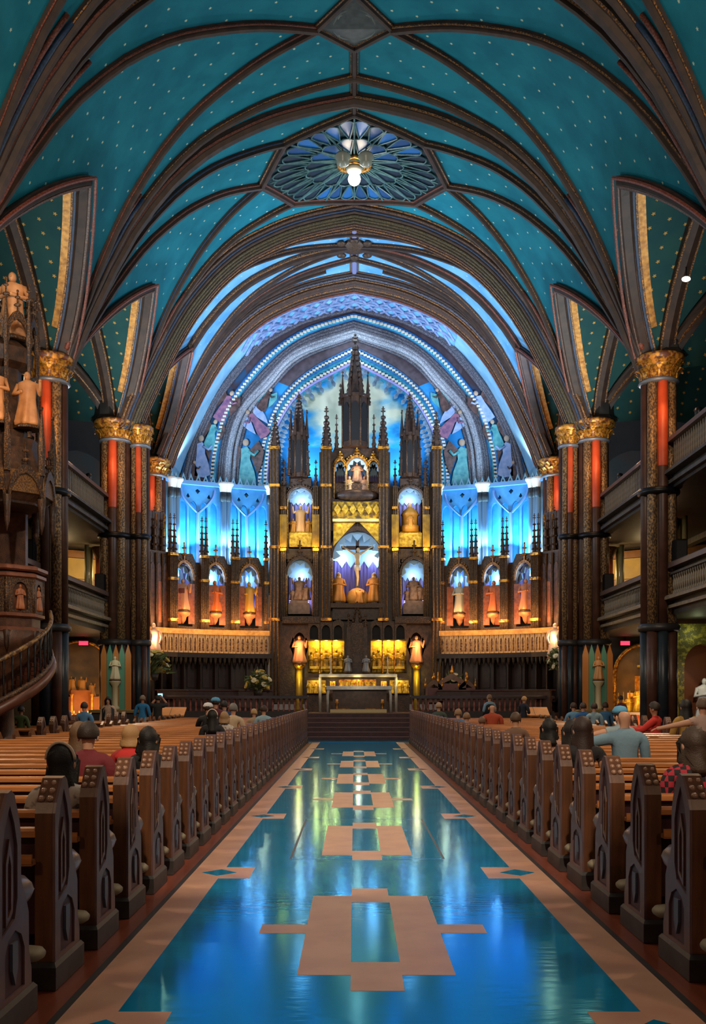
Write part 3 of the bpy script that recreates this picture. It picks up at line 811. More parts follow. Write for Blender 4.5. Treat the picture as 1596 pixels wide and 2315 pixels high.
# ------------------------------------------------------------------ carved figures
def figure(mb, c, h, wide=1.0, seed=0, arms='fold', face=(0, -1), lean=0.0):
    """robed standing figure, foot at c, height h, as one mesh"""
    rnd = random.Random(seed); fx, fy = face; sx, sy = -fy, fx
    def pt(u, v, z): return (c[0]+(sx*u+fx*v), c[1]+(sy*u+fy*v), c[2]+z)
    ks = [(0, .20, .17), (.06, .21, .17), (.18, .19, .155), (.3, .17, .14), (.42, .155, .125), (.5, .15, .12), (.62, .155, .12), (.74, .175, .11), (.80, .165, .1), (.835, .08, .07), (.86, .05, .05)]
    n = 28; ph = rnd.random()*6
    rings = []
    for z, a, b in ks:
        k = max(.18 if z < .8 else 0, 1-z/.75)
        rp = lambda t: 1+.2*k*math.sin(6*t+ph+z*2.5)+.07*k*math.sin(11*t+ph)
        rings.append([pt(h*wide*a*rp(t)*math.cos(t)+lean*z*h, h*wide*b*rp(t)*math.sin(t), z*h) for t in [2*PI*j/n for j in range(n)]])
    mb.loft(rings)
    hd = pt(lean*.93*h, .015*h, .925*h); mb.sphere(hd, (.062*h, .068*h, .082*h), 10, 8)
    nz = pt(lean*.93*h, .085*h, .925*h); mb.sphere(nz, .014*h, 5, 4)
    for s in (-1, 1):
        sh = pt(s*.16*h*wide+lean*.77*h, 0, .77*h); el = pt(s*.23*h*wide, .03*h, .58*h)
        if arms == 'fold': ha = pt(s*.03*h, .16*h, .62*h)
        elif arms == 'raise': el = pt(s*.27*h, .06*h, .72*h); ha = pt(s*.3*h, .1*h, .92*h)
        elif arms == 'one': ha = pt(s*.06*h, .17*h, .6*h) if s < 0 else pt(s*.28*h, .14*h, .8*h)
        else: ha = pt(s*.2*h, .14*h, .42*h)
        mb.tube([sh, el, ha], [.05*h, .045*h, .028*h], 7); mb.sphere(ha, .034*h, 6, 5)
    return mb
def statue(name, label, loc, h, m, arms='fold', wide=1.0, seed=0, extra=None, cat='statue', group=None, base_m=None, hair_m=None, face=(0, -1)):
    t = thing(name, label, cat, loc, group)
    obj('figure', figure(MB(), (0, 0, .06*h), h*.94, wide, seed, arms, face), m, t, True, False)
    obj('base', MB().lathe([(.24*h, 0), (.24*h, .035*h), (.2*h, .065*h)], 8, ph=PI/8), base_m or carved_g, t, False, False)
    if extra == 'staff': obj('staff', MB().tube([(.27*h, -.16*h, .05*h), (.27*h, -.16*h, 1.06*h)], .012*h, 5), gold, t, False, False)
    if extra == 'book': obj('book', MB().box(-.08*h, .08*h, -.2*h, -.15*h, .56*h, .7*h), mat('book red', '#6b2a22', .5), t, False, False)
    if extra == 'crown': obj('crown', MB().lathe([(.06*h, .97*h), (.075*h, 1.03*h), (.06*h, 1.03*h)], 8), gold, t, False, False)
    if extra == 'cape': obj('cape', MB().loft([[(a*h*.2*math.cos(q), b*h*.17*math.sin(q)+.02*h, z*h) for q in [PI*j/8 for j in range(9)]] for z, a, b in ((.08, 1.25, 1.2), (.45, 1.0, .95), (.78, .95, .75), (.82, .5, .5))], caps=False, closed=False), hair_m or bead_b, t, True, False)
    return t

def finial(mb, f, u, z, h, r):
    """stem, knop and little cross of leaves"""
    mb.tube([f(u, z, 0), f(u, z+h, 0)], r*.35, 4)
    for dz_, k in ((.35, 1.0), (.72, .75)):
        p = f(u, z+h*dz_, 0); mb.sphere(p, (r*k*1.5, r*k*.6, r*k*.6), 6, 4)
    mb.sphere(f(u, z+h, 0), r*.5, 5, 4)
def spire(par, f, u, z0, z1, hw, m=carved, crockets=6, w0=0.0, nm='spire', sides=8):
    """octagonal crocketed spire standing at (u, w0) of the facade frame"""
    p = f(u, z0, w0); H = (z1-z0)*.86
    mb = MB().lathe([(hw, 0), (hw*1.12, H*.02), (hw*.9, H*.05), (hw*.06, H)], sides, p, ph=PI/sides)
    for k in range(crockets):
        t = (k+.7)/(crockets+.6); r = hw*(.92*(1-t))+.02
        for j in range(4):
            a = PI/4+j*PI/2; q = (p.x+r*math.cos(a)*1.05, p.y+r*math.sin(a)*1.05, p.z+H*t); mb.sphere(q, (.25*hw+.015,)*3, 5, 4)
    ff = lambda a, b_, c: Vector((p.x, p.y, b_))
    finial(mb, ff, 0, p.z+H*.97, (z1-z0)*.15, max(.05, hw*.3))
    return obj(nm, mb, m, par)
def pier(par, f, u0, u1, z0, z1, w0, w1, m=carved, nm='pier', strings=(), panels=True):
    mb = MB().prism([(u0, z0), (u1, z0), (u1, z1), (u0, z1)], f, w0, w1)
    o = obj(nm, mb, m, par)
    q = (u1-u0)
    if panels:
        for u in (u0+q*.12, u0+q*.5, u0+q*.88):
            obj('colonnette', MB().tube([f(u, z0+.05, w1+.02), f(u, z1-.05, w1+.02)], q*.09, 6), mat('walnut gilt shaft', '#4a3220', .45, col2='#8a6636', scale=22, thr=(.42, .6), metal2=.3), o, True)
    for z in strings:
        obj('string_course', MB().prism([(u0-q*.1, z-.06), (u1+q*.1, z-.06), (u1+q*.1, z+.06), (u0-q*.1, z+.06)], f, w0, w1+.08), gold, o)
    return o
def gable(par, f, u0, u1, zs, za, w, m=carved_g, fin=.6, nm='gable'):
    """moulded pointed hood over a niche with crockets and finial"""
    A = pointed(u0, u1, zs, za, 8); k = 1.18; c = (u0+u1)/2
    B = [(c+(u-c)*k, zs+(z-zs)*1.16) for u, z in A]
    mb = MB()
    for i in range(len(A)-1):
        mb.prism([A[i], A[i+1], B[i+1], B[i]], f, w-.04, w+.10)
    for i in range(1, len(B)-1):
        if i != len(B)//2: mb.sphere(f(c+(B[i][0]-c)*1.08, B[i][1]+.05, w+.04), .05, 5, 4)
    z = zs+(za-zs)*1.16
    if fin: finial(mb, lambda a, b_, d_: f(a, b_, w+.04), c, z-.03, fin, .10)
    return obj(nm, mb, m, par)
niche_gilt = mat('niche gilt moulding', '#6a4828', .45, col2='#c09a5c', scale=24, thr=(.42, .58), metal2=.4)
def niche(par, f, u0, u1, z0, zs, za, depth, back=lav, head=ice_m, cusps=5):
    """recess lining behind an arched opening: ribbed back, sides, cusped tracery in the head"""
    o = obj('niche', MB().prism([(u0-.1, z0-.05), (u1+.1, z0-.05), (u1+.1, za+.1), (u0-.1, za+.1)], f, -depth-.06, -depth), back, par)
    rb = MB(); n = max(4, int((u1-u0)/.16))
    for i in range(n): u = u0+(u1-u0)*(i+.5)/n; rb.tube([f(u, z0, -depth+.02), f(u, zs, -depth+.02)], .035, 5)
    obj('niche_rib', rb, back, o, True)
    for u in (u0-.03, u1+.03): obj('niche_side', MB().prism([(u-.03, z0), (u+.03, z0), (u+.03, za), (u-.03, za)], f, -depth, 0), back, o)
    obj('niche_sill', MB().prism([(u0, z0-.05), (u1, z0-.05), (u1, z0), (u0, z0)], f, -depth, 0), gold, o)
    hd = MB(); A = pointed(u0, u1, zs, za, cusps); c = (u0+u1)/2
    B = []
    for i, (u, z) in enumerate(A):
        k = .66 if i % 2 else .92; B.append((c+(u-c)*k, zs+(z-zs)*k-.02))
    for i in range(len(A)-1): hd.prism([A[i], A[i+1], B[i+1], B[i]], f, -.2, -.12)
    obj('niche_cusps', hd, head, o)
    m2 = 11; low = [(u1+(u0-u1)*i/m2, zs-(za-zs)*(.28 if i % 2 else .02)) for i in range(1, m2)]
    obj('niche_head', MB().prism([(u0, zs)]+[(u, z) for u, z in A[1:-1]]+[(u1, zs)]+low, f, -depth+.03, -depth+.06), head, o)
    obj('niche_moulding', MB().tube([f(u, v, .03) for u, v in [(u0-.04, z0)]+pointed(u0-.04, u1+.04, zs, za+.05, 6)+[(u1+.04, z0)]], .045, 5), niche_gilt, o, True)
    return o

# ------------------------------------------------------------------ high altar reredos
DR = 43.0
K = DR/F
U = lambda px: (px-CX)*K
Z = lambda py: CH+(HY-py)*K
fr_ = lambda u, v, w_: Vector((u, DR-w_, v))
R = thing('reredos', 'towering carved walnut and gold reredos with spires behind the altar', 'altarpiece', (U(804), DR, 1.05))
sil = [(612, 1592), (612, 1022), (632, 1022), (632, 1100), (654, 1100), (654, 1078), (704, 1078), (704, 1100), (722, 1100), (722, 1022), (752, 1022), (756, 1012), (852, 1012), (856, 1022), (882, 1022), (882, 1100), (904, 1100), (904, 1078), (952, 1078), (952, 1100), (972, 1100), (972, 1022), (998, 1022), (998, 1592)]
def ah(x0, x1, y0, ys, ya, n=6): return [(U(a), Z(b)) for a, b in [(x0, y0)]+[(x, y) for x, y in pointed(x0, x1, ys, ya, n)]+[(x1, y0)]]
NICHES = [(752, 864, 1364, 1262, 1200), (650, 706, 1390, 1300, 1264), (908, 964, 1390, 1300, 1264), (652, 706, 1238, 1128, 1102), (901, 955, 1238, 1128, 1102)]
CORO = [(757, 781, 1126, 1064, 1042), (784, 830, 1126, 1062, 1034), (833, 856, 1126, 1064, 1042)]
ANG = [(664, 690, 1502, 1450, 1430), (928, 954, 1502, 1450, 1430)]
holes = [ah(*n) for n in NICHES+CORO+ANG]
holes += [[(U(a), Z(b)) for a, b in ((x0, 1522), (x1, 1522), (x1, 1448), (x0, 1448))] for x0, x1 in ((696, 778), (838, 919))]
obj('screen_wall', MB().prism([(U(a), Z(b)) for a, b in sil], fr_, -.9, 0, holes), carved, R)
for i, n in enumerate(NICHES+CORO):
    big = i == 0
    niche(R, fr_, U(n[0]), U(n[1]), Z(n[2]), Z(n[3]), Z(n[4]), .8, back=mat('violet niche', '#6a60a8', .6, col2='#564a92', scale=4, stretch=(6, 6, .3)) if big else lav, cusps=9 if big else 5)
    if i < 5: gable(R, fr_, U(n[0]), U(n[1]), Z(n[3]), Z(n[4]), .02, fin=1.0 if big else .7)
    else: gable(R, fr_, U(n[0]), U(n[1]), Z(n[3]), Z(n[4]), .02, fin=.35, m=gold)
for n in ANG:
    obj('angel_niche', MB().prism([(U(n[0]-2), Z(n[2]+2)), (U(n[1]+2), Z(n[2]+2)), (U(n[1]+2), Z(n[4]-2)), (U(n[0]-2), Z(n[4]-2))], fr_, -.6, -.5), mat('orange niche', '#a3562a', .5, col2='#7a3c1c', scale=5), R)
# piers and their spires
for x in (622, 738, 866, 986):
    yt = {622: 936, 738: 920, 866: 920, 986: 932}[x]
    pier(R, fr_, U(x-10), U(x+10), Z(1590) if x in (622, 986) else Z(1404), Z(1018), -.3, .42, strings=[Z(1018), Z(1102), Z(1240), Z(1402)])
    spire(R, fr_, U(x), Z(1018), Z(yt), .26, crockets=6, w0=.08)
for x in (641, 714, 893, 963):                       # narrow pilasters lit yellow between the niches
    pier(R, fr_, U(x-6), U(x+6), Z(1402), Z(1100), -.1, .16, m=carved_g, strings=[Z(1150), Z(1244)])
    spire(R, fr_, U(x), Z(1100), Z(1040), .09, crockets=3, w0=.05)
    obj('gilded_pilaster', MB().prism([(U(x-8), Z(1238)), (U(x+8), Z(1238)), (U(x+8), Z(1165)), (U(x-8), Z(1165))], fr_, .1, .20), mat('gilded pilaster', '#8a6416', .45, col2='#c79a2c', scale=3, metal2=.4), R)
# pairs of side towers
def tower(xc, ytip, ysh, ylan, ybase, hw, hwl):
    o = obj('tower_lantern', MB().lathe([(hwl*K, Z(ybase)), (hwl*K, Z(ylan)), (hwl*1.1*K, Z(ylan)+.05), (hwl*1.1*K, Z(ylan)+.15)], 8, (U(xc), DR-.1, 0), ph=PI/8), carved, R)
    for j in range(8):
        a = PI/8+j*PI/4; q = (U(xc)+hwl*K*1.02*math.cos(a), DR-.1+hwl*K*1.02*math.sin(a))
        obj('lantern_shaft', MB().tube([(q[0], q[1], Z(ybase)), (q[0], q[1], Z(ylan))], .05, 5), carved_g, o, True)
        if math.sin(a) < .1:
            b_ = mat('lantern opening', '#100c0a', .7)
        mb = MB(); spire_p = (q[0]*1.0, q[1], Z(ylan)); mb.lathe([(.09, 0), (.01, 1.1)], 6, spire_p); mb.sphere((q[0], q[1], Z(ylan)+1.12), .05, 5, 4)
        obj('lantern_pinnacle', mb, carved, o)
    for j in range(8):
        a = j*PI/4; c_, s_ = math.cos(a), math.sin(a); rr = hwl*K*.93
        f2 = lambda u, v, w_, c_=c_, s_=s_: Vector((U(xc)+c_*(rr+w_)-s_*u, DR-.1+s_*(rr+w_)+c_*u, v))
        h_ = Z(ylan)-Z(ybase); obj('lantern_light', MB().prism(arch_hole(-.3*hwl*K, .3*hwl*K, Z(ybase)+.1*h_, Z(ybase)+.7*h_, Z(ybase)+.9*h_, 4), f2, -.02, .03), mat('lantern opening', '#14100e', .7, col2='#3a2a1e', scale=3), o)
    spire(R, lambda u, v, w_: Vector((u, DR-.1-w_, v)), U(xc), Z(ylan)+.1, Z(ytip), hw*K, crockets=9, nm='tower_spire')
    return o
tower(676, 892, 980, 990, 1082, 17, 19)
tower(926, 892, 980, 990, 1082, 17, 19)
tower(803, 757, 893, 905, 1014, 22, 30)
for x, y0, y1 in ((761, 1018, 940), (845, 1018, 940), (770, 920, 872), (833, 920, 872), (655, 1078, 960), (697, 1078, 1000), (905, 1078, 1000), (948, 1078, 960), (644, 1100, 1044), (960, 1100, 1044)):
    spire(R, fr_, U(x), Z(y0), Z(y1), .1, crockets=4, w0=.25)
# gilded friezes over the calvary niche
def panel(x0, x1, y0, y1, w0, w1, m, nm='gilded_frieze'): return obj(nm, MB().prism([(U(x0), Z(y1)), (U(x1), Z(y1)), (U(x1), Z(y0)), (U(x0), Z(y0))], fr_, w0, w1), m, R)
fz = mat('yellow lit frieze', '#5e4312', .45, col2='#c9a02a', scale=5, thr=(.42, .6), metal2=.4, bump=.4, bscale=12)
panel(752, 862, 1136, 1178, .02, .2, fz)
for i in range(6): obj('frieze_lozenge', MB().prism([(U(763+i*17.5-8), Z(1154)), (U(763+i*17.5), Z(1166)), (U(763+i*17.5+8), Z(1154)), (U(763+i*17.5), Z(1142))], fr_, .2, .28, ), gold_y, R)
panel(752, 862, 1176, 1182, .02, .34, mat('pale moulding', '#d8c890', .4), 'string_course')
for sx in (-1, 1):                                   # spandrels of the calvary arch
    c = U(808); pts = [(c+sx*.08, Z(1182)), (c+sx*U(808+54)-sx*U(808)*1, Z(1182)), (c+sx*(U(862)-U(808)), Z(1236)), (c+sx*(U(850)-U(808)), Z(1222)), (c+sx*(U(830)-U(808)), Z(1200))]
    obj('spandrel', MB().prism(pts, fr_, .02, .14), gold_y, R)
panel(640, 724, 1396, 1410, 0, .4, carved_g, 'string_course'); panel(892, 972, 1396, 1410, 0, .4, carved_g, 'string_course')
panel(748, 868, 1366, 1376, 0, .5, carved_g, 'string_course')
panel(752, 864, 1376, 1402, 0, .3, carved, 'predella')
# blind arcade over the altar reliefs
for x0 in (698, 725, 752, 838, 865, 892):
    f2 = fr_
    A = arch_hole(U(x0+3), U(x0+22), Z(1446), Z(1428), Z(1414), 5)
    obj('blind_arch', MB().prism([(U(x0), Z(1448)), (U(x0+26), Z(1448)), (U(x0+26), Z(1408)), (U(x0+13), Z(1400)), (U(x0), Z(1408))], fr_, .05, .3, [A]), carved_g, R)
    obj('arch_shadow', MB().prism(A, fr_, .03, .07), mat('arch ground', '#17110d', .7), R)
# supper reliefs, bright under their lamps
relief = mat('golden relief', '#5a4210', .45, col2='#d8aa30', scale=4, thr=(.35, .62), metal2=.4, bump=.3, bscale=9)
for s, (x0, x1) in enumerate(((696, 778), (838, 919))):
    o = panel(x0, x1, 1448, 1522, -.62, -.5, gold_y, 'relief_panel')
    for i in range(7):
        u = U(x0+7+i*(x1-x0-14)/6); obj('relief_figure', figure(MB(), (u, DR+.38, Z(1520)), .92+.12*(i % 2), 1.0, i+s*9, 'fold'), relief, o, True)
    obj('relief_table', MB().prism([(U(x0+4), Z(1512)), (U(x1-4), Z(1512)), (U(x1-4), Z(1506)), (U(x0+4), Z(1506))], fr_, -.4, -.1), gold_y, o)
    for t in (.33, .66): obj('relief_post', MB().tube([fr_(U(x0+(x1-x0)*t), Z(1522), -.05), fr_(U(x0+(x1-x0)*t), Z(1448), -.05)], .035, 5), gold, o)
    for dx in (-22, 0, 22): lamp('POINT', fr_(U((x0+x1)/2+dx), Z(1453), -.2), 16, (1.0, .70, .12), .05)
# tabernacle spire
tb = obj('tabernacle', MB().prism([(U(786), Z(1560)), (U(828), Z(1560)), (U(828), Z(1436)), (U(818), Z(1410)), (U(796), Z(1410)), (U(786), Z(1436))], fr_, 0, .55), carved_g, R)
spire(R, fr_, U(807), Z(1412), Z(1362), .25, carved_g, 4, w0=.3)
for x in (788, 826):
    pier(R, fr_, U(x-4), U(x+4), Z(1560), Z(1420), .3, .66, panels=False, m=carved); spire(R, fr_, U(x), Z(1420), Z(1390), .09, carved_g, 3, w0=.5)
obj('tabernacle_door', MB().prism(arch_hole(U(797), U(817), Z(1524), Z(1492), Z(1478), 5), fr_, .5, .6), carved, R)
for x in (787, 827):
    statue('altar_angel', 'small silvery angel statue %s of the tabernacle door' % ('left' if x < 800 else 'right'), (U(x), DR-.8, Z(1522)), .75, mat('silvery angel', '#7d838c', .4, .3), 'fold', seed=x)

# statues of the reredos
t = thing('coronation_group', 'gilded group of three seated figures in the topmost niche', 'statue', (U(807), DR+.3, Z(1126)))
for i, (x, h, z_) in enumerate(((790, 1.0, 0), (824, 1.0, 0), (807, .85, .75))):
    obj('figure', figure(MB(), (U(x)-U(807), -.1, z_), h, 1.35, i, 'fold'), statue_b if i else statue_w, t, True, False)
obj('throne', MB().cbox(-.95, .95, -.25, .3, 0, .75, .1), carved_g, t, False, False)
obj('cloud_base', MB().sphere((0, -.35, .1), (1.0, .25, .28), 12, 7), carved, t, True, False)
for i, x in enumerate((679, 928)):
    t = thing('sacrifice_group', ('gold and cream figure group on a yellow pedestal, left upper niche' if i == 0 else 'amber domed shrine figure on a yellow pedestal, right upper niche'), 'statue', (U(x), DR+.35, Z(1236)))
    obj('pedestal', MB().cbox(-.5, .5, -.3, .3, 0, .68, .06), gold_y, t, False, False)
    if i == 0:
        obj('figure', figure(MB(), (0, 0, .68), 1.2, 1.15, 3, 'raise'), mat('cream gold figure', '#e2b070', .5), t, True, False)
        for s in (-1, 1): obj('attendant', figure(MB(), (s*.34, -.05, .68), .62, 1.3, s+5, 'fold'), mat('amber gold figure', '#c88a2c', .5), t, True, False)
    else:
        obj('shrine', MB().lathe([(.44, .68), (.44, .95), (.36, 1.0), (.36, 1.4), (.42, 1.45), (.3, 1.65), (.1, 1.8), (.05, 2.0)], 10), mat('amber gold figure', '#c88a2c', .5), t, True, False)
        obj('figure', figure(MB(), (0, -.34, .9), .55, 1.2, 8, 'fold'), mat('amber gold figure', '#c88a2c', .5), t, True, False)
for i, x in enumerate((676, 936)):
    t = thing('prophet_group', ('brown group with raised arms on a plinth, lower niche left of the crucifix' if i == 0 else 'brown seated group on a carved plinth, lower niche right of the crucifix'), 'statue', (U(x), DR+.3, Z(1388)))
    obj('plinth', MB().cbox(-.48, .48, -.3, .3, 0, .5, .06).cbox(-.4, .4, -.24, .24, .5, .62, .04), mat('taupe plinth', '#6b5548', .5, col2='#82695a', scale=6, bump=.3), t, False, False)
    obj('figure', figure(MB(), (0, 0, .62), 1.05, 1.35, 20+i, 'raise' if i == 0 else 'fold'), statue_b, t, True, False)
    for s in (-1, 1): obj('attendant', figure(MB(), (s*.3, -.08, .62), .6+.1*s, 1.3, 30+i*3+s, 'one'), statue_b, t, True, False)
# calvary: crucifix with two standing mourners and one kneeling
cx_ = U(808)
cr = thing('crucifix', 'tall wooden cross with pale crucified figure in the central niche', 'crucifix', (cx_, DR+.35, Z(1364)))
zc = Z(1236)-Z(1364)
obj('cross', MB().box(-.07, .07, -.05, .07, .4, Z(1212)-Z(1364)).box(-.72, .72, -.05, .07, zc-.08, zc+.08), mat('cross wood', '#3a2620', .5), cr, False, False)
cb = MB()
cb.tube([(0, -.12, zc-1.72), (.02, -.2, zc-1.35), (-.03, -.16, zc-.95), (0, -.12, zc-.8)], [.04, .06, .1, .12], 8)
cb.tube([(0, -.12, zc-.85), (0, -.14, zc-.6), (0, -.14, zc-.35), (0, -.12, zc-.24)], [.12, .11, .15, .06], 10)
cb.sphere((.03, -.2, zc-.12), (.08, .09, .11), 10, 8)
for s in (-1, 1):
    cb.tube([(s*.1, -.12, zc-.3), (s*.34, -.1, zc-.16), (s*.62, -.08, zc+.04)], [.06, .045, .03], 7); cb.sphere((s*.64, -.08, zc+.05), .045, 6, 5)
obj('figure', cb, statue_w, cr, True, False)
obj('loincloth', MB().lathe([(.13, zc-1.02), (.15, zc-.9), (.135, zc-.78)], 10, (0, -.13, 0)), mat('pale cloth', '#d8c8ac', .6), cr, True, False)
obj('rock', MB().sphere((0, -.2, .25), (.5, .22, .45), 10, 7), mat('amber rock', '#b8762c', .6, col2='#d89a44', scale=4), cr, True, False)
for s, x in ((-1, 765), (1, 846)):
    t = statue('mourner_statue', 'robed golden mourner standing %s of the crucifix' % ('left' if s < 0 else 'right'), (U(x), DR+.2, Z(1364)), 1.36, mat('honey robe', '#d8923c', .5, col2='#c07c30', scale=3), 'fold', 1.1, 40+s, None)
    obj('veil', MB().lathe([(.13, 1.0), (.115, 1.2), (.1, 1.33), (.03, 1.39)], 10, (0, .03, 0)), mat('cream veil', '#e6cfa2', .55), t, True, False)
t = thing('kneeling_statue', 'small golden figure kneeling at the foot of the crucifix', 'statue', (cx_+.1, DR-.05, Z(1364)))
obj('figure', figure(MB(), (0, 0, 0), .62, 1.5, 50, 'raise', (0, 1)), mat('honey robe', '#d8923c'), t, True, False)
for i, n in enumerate(ANG):
    t = statue('standing_angel', 'glowing orange angel statue on a pedestal at the %s end of the altar reliefs' % ('left' if i == 0 else 'right'), (U(677 if i == 0 else 941), DR-.1, Z(1502)), 1.25, mat('peach angel', '#e0a070', .5), 'one', 1.1, 60+i)
    for s in (-1, 1): obj('wing', MB().prism([(s*.08, .95), (s*.3, 1.2), (s*.42, .8), (s*.28, .4), (s*.12, .5)], lambda u, v, w_: (u, w_, v), .1, .15), mat('peach wing', '#c07a44', .5), t, False, False)
    pd = thing('angel_pedestal', 'round yellow lit pedestal under the %s orange angel' % ('left' if i == 0 else 'right'), 'pedestal', (U(677 if i == 0 else 941), DR-.1, 1.05))
    h_ = Z(1502)-1.05
    obj('shaft', MB().lathe([(.2, 0), (.2, .12), (.15, .2), (.15, h_-.2)], 10), mat('olive gold shaft', '#7a6418', .4, col2='#a8862a', scale=4, metal2=.4), pd, True, False)
    obj('capital', MB().lathe([(.15, h_-.2), (.2, h_-.12), (.28, h_-.05), (.28, h_-.001)], 10), gold, pd, True, False)

# niche lamps: ice-white in the heads, amber at the sills
for i, n in enumerate(NICHES):
    um = (U(n[0])+U(n[1]))/2; big = i == 0
    for du in ((-.7, .7) if big else (0,)):
        lamp('POINT', fr_(um+du, Z(n[3])+.05, -.42), 34 if big else 17, (.62, .80, 1.0), .05)
    lamp('POINT', fr_(um, Z(n[2])+.9, .42), 22 if big else 8, WARM, .06)
    for s in (-1, 1):
        if i in (0, 3, 4): lamp('POINT', fr_(um+s*(n[1]-n[0])*K*.42, Z(n[2])+.25, -.1), 34 if big else 13, (1.0, .52, .12), .05)
        else: lamp('POINT', fr_(um+s*(n[1]-n[0])*K*.42, Z(n[2])+.6, -.5), 7, (.7, .62, 1.0), .05)
lamp('POINT', fr_(U(807), Z(1062), .35), 30, (1.0, .7, .4), .05)
lamp('POINT', fr_(U(807), Z(1056), -.3), 16, (.55, .8, 1.0), .05)
for x in (770, 845): lamp('POINT', fr_(U(x), Z(1178), .5), 6, (1.0, .72, .10), .05)
for x in (641, 714, 893, 963): lamp('POINT', fr_(U(x), Z(1240), .5), 13, (1.0, .66, .10), .05)
for x in (676, 941): lamp('POINT', fr_(U(x), Z(1462), .55), 26, (1.0, .48, .18), .05); lamp('POINT', fr_(U(x), Z(1522), .42), 9, (1.0, .8, .1), .04)

